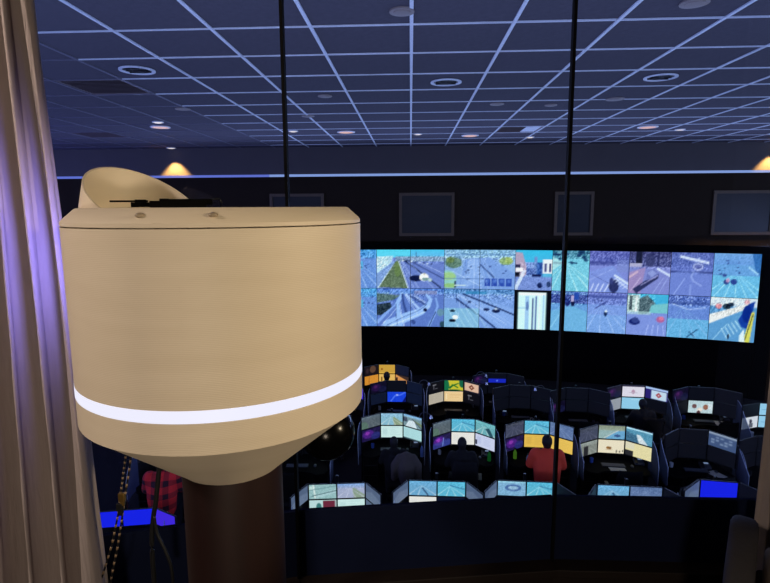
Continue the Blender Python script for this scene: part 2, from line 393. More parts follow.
# hood: obliquely cut tube
bm = bmesh.new(); RH = .130; N = 96; hl = -.150; th = .004
def hh(x, y): return .0158 - .4336 * x + .4039 * y
prev = None; first = None
for k in range(N + 1):
    a = 2 * math.pi * k / N; q = []
    for R_ in (RH, RH - th):
        x, y = R_ * math.cos(a), R_ * math.sin(a); h = max(hh(x, y), -.012)
        px, py = loc2(hl + x, y)
        px2, py2 = loc2(hl - .008 + x + .26 * max(h, 0), y); px, py = loc2(hl - .008 + x, y)
        q.append((bm.verts.new((px, py, Z0 - .014)), bm.verts.new((px2, py2, Z0 + .003 + h))))
    if prev:
        (a0, a1), (b0, b1) = prev; (c0, c1), (d0, d1) = q
        bm.faces.new((a0, c0, c1, a1)); bm.faces.new((b0, b1, d1, d0)); bm.faces.new((a1, c1, d1, b1))
    prev = q
bmesh.ops.remove_doubles(bm, verts=bm.verts[:], dist=1e-5)
hood = dpart('hood', finish(bm, 'hood', M_CREAM, True)); hood['label'] = 'slanted open cut tube on the lid'
mdf = hood.modifiers.new('split', 'EDGE_SPLIT'); mdf.split_angle = .6
# dome camera under the back of the housing
dm = dpart('camera_dome', lathe('camera_dome', [(0, -.078)] + [(.078 * math.cos(t), .078 * math.sin(t)) for t in np.linspace(-1.45, 1.45, 18)] + [(0, .078)], mat('glossy_black', (4, 4, 5), .22, spec=.2), 32))
dm.location = (-.2335 - CX, 1.44 - CY, Z0 - .620); dm['label'] = 'glossy black ball'
link('dome_arm', tube('dome_arm', [(0, 0, .07), (-.03, -.06, .13), (-.06, -.10, .20)], .012, M_BLACK), dm)
# black bracket lying on the lid
mat('bracket_black', (4, 4, 5), .8, spec=.1)
br = tag(empty('camera_bracket', (CX, CY, .003)), 'small black bracket with thin arm lying on top of the cream housing', 'bracket')
rot = Matrix.Rotation(-az, 3, 'Z')
def bp(name, items, bev=.001):
    bm = bmesh.new()
    for c, s in items:
        p = loc2(c[0], c[1]); box(bm, (p[0], p[1], c[2]), s, rot, bev)
    return link(name, finish(bm, name, MATS['bracket_black']), br)
bp('body', [((-.085, -.02, .008), (.115, .05, .014)), ((-.075, -.02, .016), (.07, .03, .006)), ((-.155, -.02, .007), (.05, .03, .010)), ((-.04, -.02, .013), (.05, .04, .012)), ((-.115, -.02, .015), (.018, .02, .010))])
bp('arm', [((-.185, -.02, .0145), (.075, .008, .004)), ((-.162, -.02, .014), (.022, .014, .008))])
bm = bmesh.new(); lp = []
for (l, z) in [(-.022, .002), (-.018, .018), (.0, .020), (.004, .012), (.001, .002)]:
    p = loc2(l, -.02); lp.append((p[0], p[1], z))
tube_into(bm, lp, .002, 6); link('wire_loop', finish(bm, 'wire_loop', M_BLACK, True), br)

# ================================================================== CURTAINS, CORDS, ARMCHAIR
def curtain(name, xe_top, xe_bot, yc, side, width_t, width_b, ztop, zbot, npl, label, amp=.075):
    bm = bmesh.new(); NS, NZ = npl * 14, 26; rows = []
    for j in range(NZ + 1):
        v = j / NZ; z = ztop + (zbot - ztop) * v
        xe = xe_top + (xe_bot - xe_top) * v; wd = width_t + (width_b - width_t) * v; row = []
        for i in range(NS + 1):
            s = i / NS; ph = 2 * math.pi * npl * (s + .030 * math.sin(5.1 * s + 1.7) + .012 * math.sin(3 * v + 6 * s))
            wob = .25 * math.sin(ph * .5 + 2.2 * v + .8) + .12 * math.sin(2 * ph + 1)
            am = amp * (.55 + .75 * v) * (.65 + .35 * math.sin(13 * s + 1.0) ** 2)
            if s < .02: am *= .4
            y = yc(s) + am * (math.sin(ph) + wob)
            x = xe + side * (s * wd + .010 * math.sin(ph * 2 + .5) * (s > .03))
            row.append(bm.verts.new((x, y, z)))
        rows.append(row)
    for a, b in zip(rows, rows[1:]):
        for i in range(NS): bm.faces.new((a[i], a[i + 1], b[i + 1], b[i]))
    o = link(name, finish(bm, name, M_CURT, True)); sm = o.modifiers.new('thickness', 'SOLIDIFY'); sm.thickness = .004
    return o
root = tag(empty('curtain', (-1.2, 1.5, -1.55)), 'tall beige pleated curtain with purple-blue glow left of the cream housing', 'curtain')
c1 = curtain('cloth', -1.032, -.943, lambda s: 1.52 - .16 * s, -1, .56, 1.10, 1.19, -1.54, 15, '')
c1.parent = root; c1.matrix_parent_inverse = Matrix.Translation((1.2, -1.5, 1.55))
root2 = tag(empty('curtain', (1.6, 1.97, -1.55)), 'edge of a shaded beige curtain at the right end of the window', 'curtain')
c2 = curtain('cloth', 1.288, 1.276, lambda s: 1.93 - .02 * s, 1, .9, .9, 1.19, -1.42, 12, '', .022)
c2.parent = root2; c2.matrix_parent_inverse = Matrix.Translation((-1.6, -1.97, 1.55))
# beaded cords with brass connectors
def px_at(u, v, Y):
    d = AX @ np.array([(u - 385) / FPX, 1, -(v - 289) / FPX]); return Vector(d * (Y / d[1]))
def px_z(u, v, z):
    d = AX @ np.array([(u - 385) / FPX, 1, -(v - 289) / FPX]); return Vector(d * (z / d[2]))
cords = []
for k, pix in enumerate([[(131, 425), (126, 455), (123, 476), (118, 515), (112, 545), (102, 577), (96, 600)], [(132, 425), (131, 458), (126, 490), (122, 518), (118, 545), (112, 575), (107, 600)]]):
    P3 = [px_at(u, v, 1.50) for u, v in pix]
    P3 = [p for q, r in zip(P3, P3[1:]) for p in (q.lerp(r, t) for t in (0, .25, .5, .75))] + [P3[-1]]
    r0 = tag(empty('beaded_cord', P3[-1]), ['left strand of the two black and tan beaded cords hanging behind the cream housing', 'right strand of the two black and tan beaded cords hanging behind the cream housing'][k], 'cord')
    off = P3[-1]; Q = [p - off for p in P3]
    link('cord', tube('cord', Q, .0028, M_BLACK, 6), r0)
    bm = bmesh.new()
    for a, b in zip(Q, Q[1:]):
        L = (b - a).length; n = max(1, round(L / .020))
        for i in range(n):
            p, q = a.lerp(b, (i + .22) / n), a.lerp(b, (i + .62) / n); tube_into(bm, [p, q], .0033, 6)
    o = link('bead', finish(bm, 'bead', M_BEAD, True), r0); o['kind'] = 'stuff'
    cpix = [(122, 497), (120, 507)][k]
    c = px_at(*cpix, 1.495) - off
    bm = bmesh.new(); box(bm, c, (.020, .012, .026), None, .003); box(bm, c + Vector((0, 0, -.020)), (.012, .01, .014), None, .002)
    link('brass_connector' if k == 0 else 'cord_clip', finish(bm, 'connector', M_BRASS if k == 0 else M_BLACK), r0)
cb = tag(empty('power_cable', px_at(155, 577, 1.48)), 'looping black cable hanging down behind the cream housing beside the pillar', 'cable')
off = cb.location.copy()
def smooth_path(pts, n=6):
    out = []
    for i in range(len(pts) - 1):
        p0, p1, p2, p3 = pts[max(i - 1, 0)], pts[i], pts[i + 1], pts[min(i + 2, len(pts) - 1)]
        for k in range(n):
            t = k / n; out.append(.5 * ((2 * p1) + (p2 - p0) * t + (2 * p0 - 5 * p1 + 4 * p2 - p3) * t * t + (3 * p1 - p0 - 3 * p2 + p3) * t ** 3))
    return out + [pts[-1]]
link('thick_lead', tube('thick_lead', smooth_path([px_at(u, v, 1.48) - off for u, v in [(162, 440), (159, 470), (156, 500), (153, 520), (152, 545), (154, 578), (156, 600)]]), .0075, M_BLACK), cb)
link('thin_lead', tube('thin_lead', smooth_path([px_at(u, v, 1.478) - off for u, v in [(154, 516), (157, 533), (165, 550), (171, 566), (173, 582), (174, 600)]]), .005, M_BLACK), cb)
# armchair at lower right, side-on to the view
ACA = math.radians(33)
ac = tag(empty('armchair', (1.19, 1.497, -1.575), -ACA), 'dark grey rounded armchair back at the lower right corner in front of the curtain', 'armchair')
def soft(name, m, c, s, bev):
    bm = bmesh.new(); r = bmesh.ops.create_cube(bm, size=1.0)['verts']
    for v in r: v.co = Vector((v.co.x * s[0], v.co.y * s[1], v.co.z * s[2]))
    bmesh.ops.bevel(bm, geom=bm.edges[:], offset=bev, segments=4, affect='EDGES', profile=.5)
    return link(name, finish(bm, name, m, True), ac, c)
bm = bmesh.new(); out = [(-.24, .22), (-.24, .40)] + [(-.24 * math.cos(t), .40 + .195 * math.sin(t)) for t in np.linspace(.2, math.pi - .2, 14)] + [(.24, .40), (.24, .22)]
fa = [bm.verts.new((-.038, y, z)) for y, z in out]; fb = [bm.verts.new((.038, y, z)) for y, z in out]
bm.faces.new(fa); bm.faces.new(fb)
for k in range(len(out)): bm.faces.new((fa[k], fa[(k + 1) % len(out)], fb[(k + 1) % len(out)], fb[k]))
bmesh.ops.bevel(bm, geom=[e for e in bm.edges if len(e.link_faces) == 2 and abs(e.verts[0].co.x - e.verts[1].co.x) < 1e-4], offset=.022, segments=3, affect='EDGES', profile=.5)
link('backrest', finish(bm, 'backrest', M_GREYFAB, True), ac, (-.19, 0, 0))
soft('seat_cushion', M_BEIGEFAB, (.09, 0, .40), (.44, .42, .11), .03); soft('seat_base', M_GREYFAB, (.08, 0, .29), (.46, .46, .11), .02)
for x in (-.12, .26):
    for y in (-.18, .18): link('leg', lathe('leg', [(0, .24), (.022, .24), (.014, 0), (0, 0)], M_WOOD, 12), ac, (x, y, 0))

# ================================================================== CEILING FIXTURES
ring_me = {}
def ceiling_disc(kind, x, y, r, label, group=None):
    t = tag(empty('downlight' if kind != 'detector' else 'smoke_detector', (x, y, HC + .02)), label, 'ceiling light' if kind != 'detector' else 'detector', group)
    if kind == 'dark':
        link('trim_ring', lathe('trim_ring', [(r * .80, .03), (r * .80, -.028), (r * .86, -.040), (r, -.034), (r, -.02), (r * .9, -.02)], M_TBAR, 32), t)
        link('baffle', lathe('baffle', [(r * .80, -.02), (r * .70, -.021), (r * .55, -.01), (r * .5, -.024), (0, -.026)], mat('dark_baffle', (22, 22, 30), .4), 24), t)
        for k in range(3):
            o = link('louvre', boxes('louvre', MATS['dark_baffle'], [((0, 0, 0), (r * 1.3, .01, .02))]), t, (0, (k - 1) * r * .4, -.028))
    elif kind in ('white', 'pink'):
        m = M_LENSW if kind == 'white' else M_LENSP
        link('trim_ring', lathe('trim_ring', [(r * .8, -.01), (r * .8, -.035), (r, -.030), (r, -.016)], M_TBAR, 24), t)
        link('lens', lathe('lens', [(r * .82, -.022), (r * .78, -.036), (r * .5, -.046), (0, -.05)], m, 24), t)
    else:
        link('base', lathe('base', [(r, -.015), (r, -.03), (r * .85, -.034), (0, -.034)], M_LENSD if kind == 'detector' else M_TBAR, 24), t)
        link('cap', lathe('cap', [(r * .7, -.03), (r * .68, -.04), (r * .5, -.044), (0, -.045)], M_LENSD, 24), t)
    return t
ceiling_disc('dark', .57, 9.18, .25, 'round dark ceiling fixture with bright blue rim above the screen wall centre')
ceiling_disc('dark', 3.91, 9.09, .25, 'round dark ceiling fixture with bright rim right of the right mullion')
ceiling_disc('dark', -3.96, 8.08, .25, 'round dark ceiling fixture at the left, nearest to the dark grille')
for k, (x, y, r, l) in enumerate([(-.09, 5.95, .13, 'grey round detector on the ceiling bar at the top of the picture'), (2.82, 5.90, .14, 'pale round detector cut by the top edge at upper right'),
    (-1.54, 10.12, .13, 'faint grey detector left of the central ceiling bar'), (-2.24, 12.22, .14, 'faint grey detector near the left mullion'), (-4.59, 11.17, .15, 'faint grey detector above the hood of the cream housing'),
    (1.69, 11.14, .14, 'faint grey detector right of the central ceiling fixture'), (2.78, 11.34, .12, 'faint grey detector just left of the right mullion'), (3.84, 10.82, .17, 'faint grey detector in front of the right ceiling fixture')]):
    ceiling_disc('detector', x, y, r, l)
for x, y, r, k, l in [(-6.14, 13.51, .24, 'pink', 'lit pinkish downlight above the hood, the larger of that pair'), (-5.84, 12.75, .13, 'white', 'small lit downlight above the hood, behind the larger pink one'),
    (-1.71, 14.81, .24, 'pink', 'lit pinkish downlight right of the left mullion'), (1.67, 15.83, .24, 'pink', 'lit pinkish downlight left of the small ceiling grille'), (6.04, 14.6, .25, 'pink', 'lit pinkish downlight right of the right mullion'),
    (7.1, 15.14, .13, 'white', 'small white lit downlight farthest right on the ceiling'), (-3.06, 14.49, .13, 'white', 'small white lit downlight beside the left mullion'), (.2, 15.38, .12, 'white', 'small white lit downlight beside the central ceiling bar'),
    (3.44, 16.33, .13, 'white', 'small white lit downlight behind the small ceiling grille'), (-7.87, 18.02, .16, 'white', 'lit downlight against the bulkhead above its warm glow'), (11.47, 18.02, .16, 'white', 'lit downlight against the bulkhead at the far right')]:
    ceiling_disc(k, x, y, r, l)
    if y > 17.5:
        lamp('SPOT', (x, y - .03, HC - .07), (x, y - .03, 0), 820, (1.0, .55, .16), 'bulkhead_spot', spot_size=math.radians(81), spot_blend=.5, shadow_soft_size=.03)
    elif k == 'pink':
        lamp('SPOT', (x, y, HC - .08), (x, y, -5), 120, (1.0, .80, .72), 'downlight_lamp', spot_size=math.radians(80), spot_blend=.6, shadow_soft_size=.1)
M_VENT = mat('dark_vent', (112, 98, 96), .6)
for (i, j), w_, l in [((-5, 2), 1.0, 'dark square ceiling grille at left above the cream hood'), ((-8, 7), 1.0, 'dark ceiling grille farthest left beside the curtain'), ((2, 7), .6, 'small dark ceiling grille left of the right mullion')]:
    x, y = GX + (i + .5) * T, GY + (j + .5) * T
    t = tag(empty('ceiling_grille', (x, y, HC + .03)), l, 'grille')
    W = T - .05; x0 = -W / 2 + W * w_ / 2
    link('backing', boxes('backing', mat('vent_black', (44, 37, 36), .9), [((0, 0, .015), (W, W, .01))]), t)
    link('frame', boxes('frame', M_VENT, [((0, -W / 2 + .02, -.01), (W, .04, .03)), ((0, W / 2 - .02, -.01), (W, .04, .03)), ((-W / 2 + .02, 0, -.01), (.04, W, .03)), ((W / 2 - .02, 0, -.01), (.04, W, .03))]), t)
    sl = boxes('slat', M_VENT, [((0, 0, 0), (W * w_ - .06, .07, .006), Matrix.Rotation(.7, 3, 'X'))])
    for k in range(11):
        link('slat', sl, t, (x0, -W / 2 + .08 + k * (W - .16) / 10, -.005))
    if w_ < 1: link('blank_plate', boxes('blank_plate', M_TBAR, [((W / 2 - W * (1 - w_) / 2, 0, -.012), (W * (1 - w_) - .05, W - .08, .012))]), t)

# ================================================================== PICTURES ON THE FAR WALL
def landscape(seed, tone):
    a = Art(36, 26, (30, 28, 28), seed).grad(0, .6, (62, 60, 58), (46, 44, 44)).grad(.6, 1, (26, 24, 26), (18, 17, 20))
    a.poly([(0, .5), (.3, .35), (.55, .5), (.8, .42), (1, .6), (1, .75), (0, .72)], tone).ell(.35, .35, .25, .2, (80, 74, 64), .4).speck(0, 0, 1, 1, 6); return a.out() * np.array((.5, .42, .30))
for k, (x, wd, l) in enumerate([(-3.95, 1.9, 'framed dark picture on the far wall partly behind the cream housing'), (.555, 1.9, 'framed dark picture on the far wall left of the right mullion'), (5.56, 1.31, 'narrow framed dark picture on the far wall behind the right mullion'), (11.15, 2.0, 'framed dark landscape on the far wall farthest right')]):
    t = tag(empty('framed_picture', (x, 19.0, -.23)), l, 'picture', 'pictures on the far wall')
    h = 1.48; f = .10
    link('frame', boxes('frame', M_FRAMEW, [((0, -.03, h / 2 - f / 2), (wd, .06, f)), ((0, -.03, -h / 2 + f / 2), (wd, .06, f)), ((-wd / 2 + f / 2, -.03, 0), (f, .06, h - 2 * f)), ((wd / 2 - f / 2, -.03, 0), (f, .06, h - 2 * f))]), t)
    link('canvas', picture_mesh('canvas', landscape(k + 3, (34, 32, 34)), wd - 2 * f, h - 2 * f, M_PRINT), t, (0, -.02, 0))

# ================================================================== VIDEO WALL
ZVT, ZVB = -1.385, -4.03; PH = (ZVT - ZVB) / 2
seams = [289, 325, 341, 375, 409, 443, 478.5, 514, 551, 588, 628, 669.5, 712, 760]
seams = seams[1:]
seams[0] = 307
seams = [u + 1.5 + max(0, (u - 440) / 320) * 1.6 for u in seams]
def vw_point(u):
    # meet the view ray with the curved screen line  Y = 18.3 - .0169 (X+1)^2
    d = AX @ np.array([(u - 385) / FPX, 1, -(250 - 289) / FPX]); m_ = d[0] / d[1]; Y = 18.3
    for _ in range(60): Y = .5 * Y + .5 * (18.3 - .0169 * (m_ * Y + 1) ** 2)
    return Vector((m_ * Y, Y, 0))
R_ = (96, 120, 205); RL = (130, 165, 235)
def p_A(): # median strip, two carriageways, white car
    a = Art(68, 40, (104, 122, 206), 2).grad(0, .2, (60, 190, 235), (90, 175, 235)).rect(0, 0, .5, .2, (72, 214, 238), .7)
    a.poly([(0, .18), (.25, .16), (.2, .4), (0, .62)], (170, 205, 225)).speck(0, .18, .25, .5, 40)
    a.rect(.28, .17, 1, .3, (126, 150, 190)).speck(.28, .15, 1, .36, 42)
    a.poly([(0, .62), (.24, .3), (.3, .3), (.05, 1), (0, 1)], (120, 150, 215)).line((.02, .98), (.26, .36), .012, (200, 220, 245))
    a.poly([(.28, .3), (.34, .28), (.46, 1), (.03, .97)], (112, 128, 96)).speck(.05, .3, .45, 1, 24).ell(.31, .5, .05, .2, (124, 150, 70), .6)
    a.line((.33, .3), (.47, 1), .014, (190, 205, 240)).line((.40, .26), (.95, .98), .018, (44, 50, 96)).line((.44, .25), (1.0, .75), .014, (66, 76, 140)).line((.38, .3), (.62, 1), .006, (180, 195, 240))
    a.ell(.58, .74, .10, .08, (36, 40, 92)).ell(.70, .71, .07, .10, (226, 232, 228)).ell(.72, .76, .05, .04, (120, 150, 140)).ell(.79, .78, .03, .05, (170, 190, 190)).rect(.695, .6, .71, .66, (180, 150, 110))
    for k in range(9): a.ell(.33 + .06 * k, .27 + .012 * k, .012, .018, (214, 226, 240) if k % 2 else (50, 60, 110))
    a.line((.36, .3), (.55, 1), .005, (176, 192, 240)).line((.46, .3), (.85, 1), .005, (170, 188, 240)).rect(.58, .06, .585, .2, (60, 70, 120)).line((.5, .22), (1, .62), .006, (180, 196, 240))
    return a.out()
def p_A2(): # interchange ramps
    a = Art(68, 38, (92, 118, 205), 3).grad(0, .13, (80, 120, 220), (96, 140, 220)).speck(0, 0, 1, .2, 45).rect(.55, .05, .9, .15, (160, 130, 160), .5)
    a.poly([(0, .12), (.35, .18), (.25, .3), (0, .38)], (96, 120, 120)).speck(0, .1, .3, .4, 30).poly([(0, .42), (.2, .36), (.22, .5), (.05, .72), (0, .7)], (58, 70, 84)).speck(0, .4, .2, .7, 26)
    a.path([(.38, .14), (.30, .4), (.33, .75), (.36, 1)], .05, (132, 170, 240), 1, .07).path([(.38, .16), (.40, .4), (.45, .7), (.55, .9)], .03, (66, 84, 160), 1, .05).path([(.44, .15), (.55, .4), (.68, .62)], .03, (150, 178, 240), 1, .04)
    a.path([(.16, .98), (.45, .75), (.66, .6), (.76, .45), (.80, .28), (.74, .16)], .16, (136, 172, 240), 1, .03).path([(.20, .99), (.5, .78), (.7, .62), (.78, .45)], .015, (180, 200, 246), 1, .008)
    a.path([(.77, 1), (.86, .7), (.91, .45), (.88, .25)], .04, (120, 156, 232), 1, .025).line((.78, .98), (.88, .6), .01, (40, 50, 110)).path([(0, .9), (.14, .65), (.26, .45)], .05, (120, 156, 232), 1, .02)
    a.ell(.72, .56, .03, .045, (40, 40, 90)).speck(.5, .12, .72, .4, 30).ell(.95, .62, .05, .1, (110, 160, 150), .6).ell(.98, .93, .04, .08, (60, 90, 110))
    a.path([(.42, .15), (.50, .4), (.60, .66)], .006, (200, 214, 246)).path([(.34, .4), (.37, .75), (.41, 1)], .008, (196, 212, 248)).path([(.28, .4), (.29, .75), (.31, 1)], .006, (60, 76, 140)).line((.5, .2), (.72, .42), .014, (60, 70, 120)).line((.55, .18), (.72, .36), .01, (190, 205, 240)).path([(.05, 1), (.2, .72), (.3, .5)], .006, (190, 208, 246)).path([(.14, .98), (.43, .73), (.62, .58), (.73, .44), (.77, .28)], .006, (60, 80, 150))
    return a.out()
def p_B(): # busy highway among trees
    a = Art(71, 40, (130, 165, 225), 4).grad(0, .2, (120, 170, 215), (140, 180, 220)).speck(0, 0, 1, .25, 48).rect(0, .1, 1, .14, (70, 110, 180), .4)
    a.poly([(.28, .25), (.62, .18), (1, .6), (1, 1), (.2, 1)], (118, 152, 226)).poly([(.34, .25), (.46, .2), (.55, .8), (.25, 1)], (140, 172, 235), .7)
    a.ell(.13, .33, .12, .14, (110, 140, 120)).ell(.08, .26, .06, .08, (128, 150, 90)).ell(.87, .28, .10, .10, (150, 180, 110)).ell(.9, .25, .06, .08, (170, 190, 90), .7).speck(0, .15, .3, .5, 30).speck(.7, .1, 1, .4, 24)
    a.ell(.05, .75, .12, .22, (140, 200, 190)).ell(.06, .68, .1, .1, (160, 205, 130)).ell(.08, .92, .1, .06, (150, 200, 120))
    a.line((.5, .38), (.70, .70), .015, (46, 62, 130)).line((.12, .56), (.5, .92), .01, (170, 195, 240)).dots(.3, .25, .55, .8, 12, (50, 66, 130), .014).dots(.55, .2, .9, .6, 6, (60, 76, 150), .014)
    for k in range(4): a.rect(.56 + k * .105, .72, .645 + k * .105, .92, (44, 72, 190), .85).rect(.58 + k * .105, .75, .625 + k * .105, .84, (110, 150, 235), .5)
    a.rect(.14, .8, .16, .97, (60, 70, 110)).rect(.14, .9, .3, .93, (190, 210, 210))
    for k in range(7): a.line((.36 + .03 * k, .24), (.22 + .10 * k, 1), .004, (186, 206, 246), .8)
    a.dots(.32, .2, .6, .7, 14, (216, 228, 246), .008).rect(0, .73, .55, .745, (90, 120, 190), .5).rect(.24, .3, .25, .8, (160, 186, 236), .6); return a.out()
def p_B2():
    a = Art(71, 38, (116, 150, 225), 5).grad(0, .12, (80, 130, 200), (100, 150, 215)).speck(0, 0, 1, .25, 45).rect(.3, .05, .6, .13, (50, 140, 200), .7)
    a.poly([(.18, .15), (.3, .12), (1, .5), (1, 1), (.7, 1)], (126, 160, 232)).line((.17, .25), (.74, 1), .022, (46, 62, 130)).line((.27, .13), (1, .64), .02, (40, 56, 120)).line((.2, .15), (.9, .9), .006, (180, 200, 245))
    a.ell(.6, .52, .045, .04, (40, 52, 110)).ell(.74, .55, .06, .05, (36, 46, 100)).ell(.36, .33, .03, .03, (50, 62, 120)).rect(0, .5, .49, 1, (130, 200, 215), .55)
    for k in range(5): a.line((.05 + k * .09, .5), (.2 + k * .1, 1), .008, (180, 222, 232), .7)
    a.ell(.12, .57, .04, .03, (40, 60, 80)).ell(.16, .74, .04, .06, (220, 232, 240)).ell(.12, .83, .05, .045, (30, 46, 70)).line((.17, .12), (.17, .35), .008, (60, 80, 140)).speck(.5, .1, 1, .4, 22)
    for k in range(5): a.line((.22 + .02 * k, .18), (.2 + .22 * k, 1), .004, (186, 206, 246), .7)
    a.ell(.74, .50, .04, .02, (190, 206, 240)).dots(.2, .15, .5, .4, 10, (60, 76, 140), .009); return a.out()
def p_city():
    a = Art(37, 40, (120, 146, 220), 6).grad(0, .3, (40, 190, 236), (60, 180, 232)).poly([(0, .05), (.18, .06), (.3, .4), (.3, .6), (0, .9)], (178, 150, 180)).rect(0, .36, .14, .44, (50, 40, 90)).rect(0, .55, .12, .66, (40, 40, 60)).rect(.02, .44, .2, .54, (226, 226, 240))
    a.rect(.74, .22, 1, .66, (214, 216, 240)).rect(.80, .32, .85, .54, (70, 66, 130)).rect(.92, .32, .97, .54, (80, 74, 140)).rect(.52, .16, .60, .66, (110, 140, 210)).rect(.58, .3, .74, .66, (60, 100, 190)).rect(.3, .45, .56, .62, (86, 110, 190)).speck(.1, .3, .75, .66, 36)
    a.rect(0, .68, 1, 1, (116, 136, 214)).poly([(0, .9), (.2, .5), (.3, .5), (.06, 1), (0, 1)], (210, 220, 240), .7).ell(.68, .88, .07, .07, (40, 50, 110)).ell(.92, .85, .06, .08, (60, 76, 130)).rect(.46, .6, .7, .66, (40, 46, 110)).rect(.74, .58, 1, .66, (80, 180, 225)).speck(0, .66, 1, 1, 16); return a.out()
def p_doc():
    a = Art(37, 38, (4, 4, 6), 7).rect(.10, .05, .88, 1, (186, 226, 240)).rect(.12, .06, .86, .12, (226, 240, 246)).rect(.3, .14, .4, 1, (120, 160, 220), .6).rect(.49, .2, .53, 1, (74, 84, 150)).rect(.58, .14, .62, 1, (84, 100, 170)).rect(.68, .12, .71, 1, (210, 220, 240)).rect(.78, .1, .82, 1, (150, 190, 225)).rect(.1, .44, .4, .47, (130, 170, 200), .5)
    a.ell(.36, .4, .04, .12, (70, 90, 170), .6); return a.out()
def p_road(seed, sky, road, lines, horizon=.3, dirt=30, two=None, vp=(.35, .2)):
    a = Art(40, 40, road, seed).grad(0, horizon, sky, tuple(.5 * (p + q) for p, q in zip(sky, road))).speck(0, 0, 1, horizon, dirt * 1.5)
    if two: a.rect(0, .55, 1, 1, two, .7)
    for k in range(6):
        e = -.5 + k * .42; a.line((vp[0], vp[1] + .08), (e, 1.1), .004, lines, .7, .035)
    a.speck(0, horizon, 1, 1, dirt * .45); return a
def p_P1(): return p_road(11, (80, 140, 170), (110, 196, 222), (196, 236, 240), .2).dots(0, .02, 1, .32, 26, (40, 70, 120), .05).poly([(0, .15), (.3, .3), (0, .5)], (190, 226, 220), .6).out()
def p_P1b(): return p_road(12, (90, 120, 200), (96, 150, 220), (130, 190, 230), .1).rect(0, .08, 1, .3, (70, 84, 170)).speck(0, .05, 1, .32, 50).rect(.62, .03, .76, .2, (44, 80, 190)).ell(.6, .3, .05, .08, (40, 40, 90)).poly([(0, .5), (.6, .36), (1, .5), (1, 1), (0, 1)], (100, 172, 220), .8).line((.3, .5), (0, .95), .02, (150, 210, 236), .7).rect(.55, .1, .62, .25, (170, 150, 200)).ell(.45, .32, .06, .05, (50, 50, 130)).out()
def p_P2():
    a = Art(38, 40, (122, 128, 214), 13).grad(0, .3, (100, 100, 190), (96, 100, 190)).speck(0, 0, 1, .35, 34).rect(0, .25, .65, .34, (70, 70, 150), .6)
    a.poly([(0, .5), (.6, .34), (1, .8), (1, 1), (0, 1)], (120, 136, 220)).line((.65, .58), (1, .78), .05, (190, 200, 240)).line((.68, .66), (1, .9), .03, (180, 190, 236)).ell(.64, .84, .13, .16, (62, 62, 120)).ell(.58, .72, .05, .08, (70, 72, 140))
    for k in range(4): a.line((.05 + k * .12, .98), (.12 + k * .13, .8), .03, (200, 206, 244), .8)
    for k in range(5): a.line((.62 + .06 * k, .70 + .05 * k), (.74 + .06 * k, .62 + .05 * k), .02, (196, 204, 244), .8)
    a.line((0, .72), (.6, .42), .008, (170, 180, 236)).line((.05, .55), (.55, .8), .01, (76, 80, 160)).rect(.7, .2, 1, .5, (120, 130, 200), .5).line((.98, .1), (.98, .7), .02, (80, 80, 150)); return a.out()
def p_P3():
    a = Art(41, 40, (118, 120, 200), 14).grad(0, .35, (76, 70, 130), (90, 90, 160)).speck(0, 0, 1, .4, 40).rect(.15, 0, .3, .3, (46, 40, 70)).rect(0, .28, .3, .36, (160, 150, 190))
    a.poly([(0, .5), (.4, .36), (.3, 1), (0, 1)], (150, 120, 180)).poly([(.1, .9), (.5, .62), (.72, .5), (.72, .62), (.2, 1)], (60, 58, 110)).poly([(.45, .45), (.6, .4), (.72, .5), (.66, .62), (.42, .68)], (104, 108, 186)).line((.7, .4), (1, .55), .05, (180, 188, 236)).line((0, .62), (.2, .48), .05, (190, 150, 180)).line((.3, .8), (.7, .56), .02, (150, 140, 200)).rect(.68, .0, .72, .34, (60, 56, 110)).poly([(.44, .5), (.56, .42), (.68, .5), (.56, .6)], (130, 136, 206)).line((.05, .95), (.3, .6), .012, (196, 170, 206)).line((.75, 1), (.95, .6), .012, (150, 160, 226)).line((.6, 1), (.85, .6), .012, (150, 160, 226)).ell(.5, .2, .12, .16, (64, 60, 110), .7); return a.out()
def p_P4():
    a = Art(42, 40, (104, 116, 206), 15).grad(0, .3, (96, 106, 190), (92, 104, 190)).speck(0, 0, 1, .4, 26).poly([(.2, .06), (.9, .2), (.9, .26), (.2, .12)], (186, 194, 240)).line((.66, .12), (.60, .2), .03, (170, 180, 235)).ell(.65, .32, .13, .09, (150, 156, 215)).ell(.65, .32, .09, .05, (96, 100, 180))
    a.rect(0, .42, 1, .48, (64, 70, 140), .7).path([(.55, .45), (.5, .55), (.56, .66), (.75, .76)], .04, (170, 180, 236)).poly([(0, .5), (.3, .4), (1, .5), (1, 1), (0, 1)], (110, 128, 216), .6).line((.1, 1), (.35, .6), .02, (140, 156, 230)).line((.5, 1), (.5, .75), .02, (140, 156, 230)).speck(.2, .2, .9, .5, 20); return a.out()
def p_P5():
    a = Art(48, 40, (100, 158, 226), 16).grad(0, .25, (110, 160, 226), (100, 150, 226)).poly([(.8, 0), (1, 0), (1, .5), (.9, .4)], (60, 120, 200)).poly([(0, .5), (1, .5), (1, 1), (0, 1)], (96, 190, 230), .75)
    for k in range(7): a.line((.4 + .03 * k, .5), (-.2 + k * .24, 1), .006, (180, 230, 245), .7, .02)
    a.dots(.1, .15, .7, .5, 12, (60, 80, 160), .025).ell(.3, .65, .06, .06, (60, 80, 160)).ell(.46, .64, .07, .07, (60, 80, 170)).ell(.33, .61, .04, .05, (190, 140, 190)).ell(.25, .5, .05, .04, (70, 90, 170)).line((.75, .3), (.95, .45), .03, (150, 200, 240)).speck(0, 0, 1, 1, 12); return a.out()
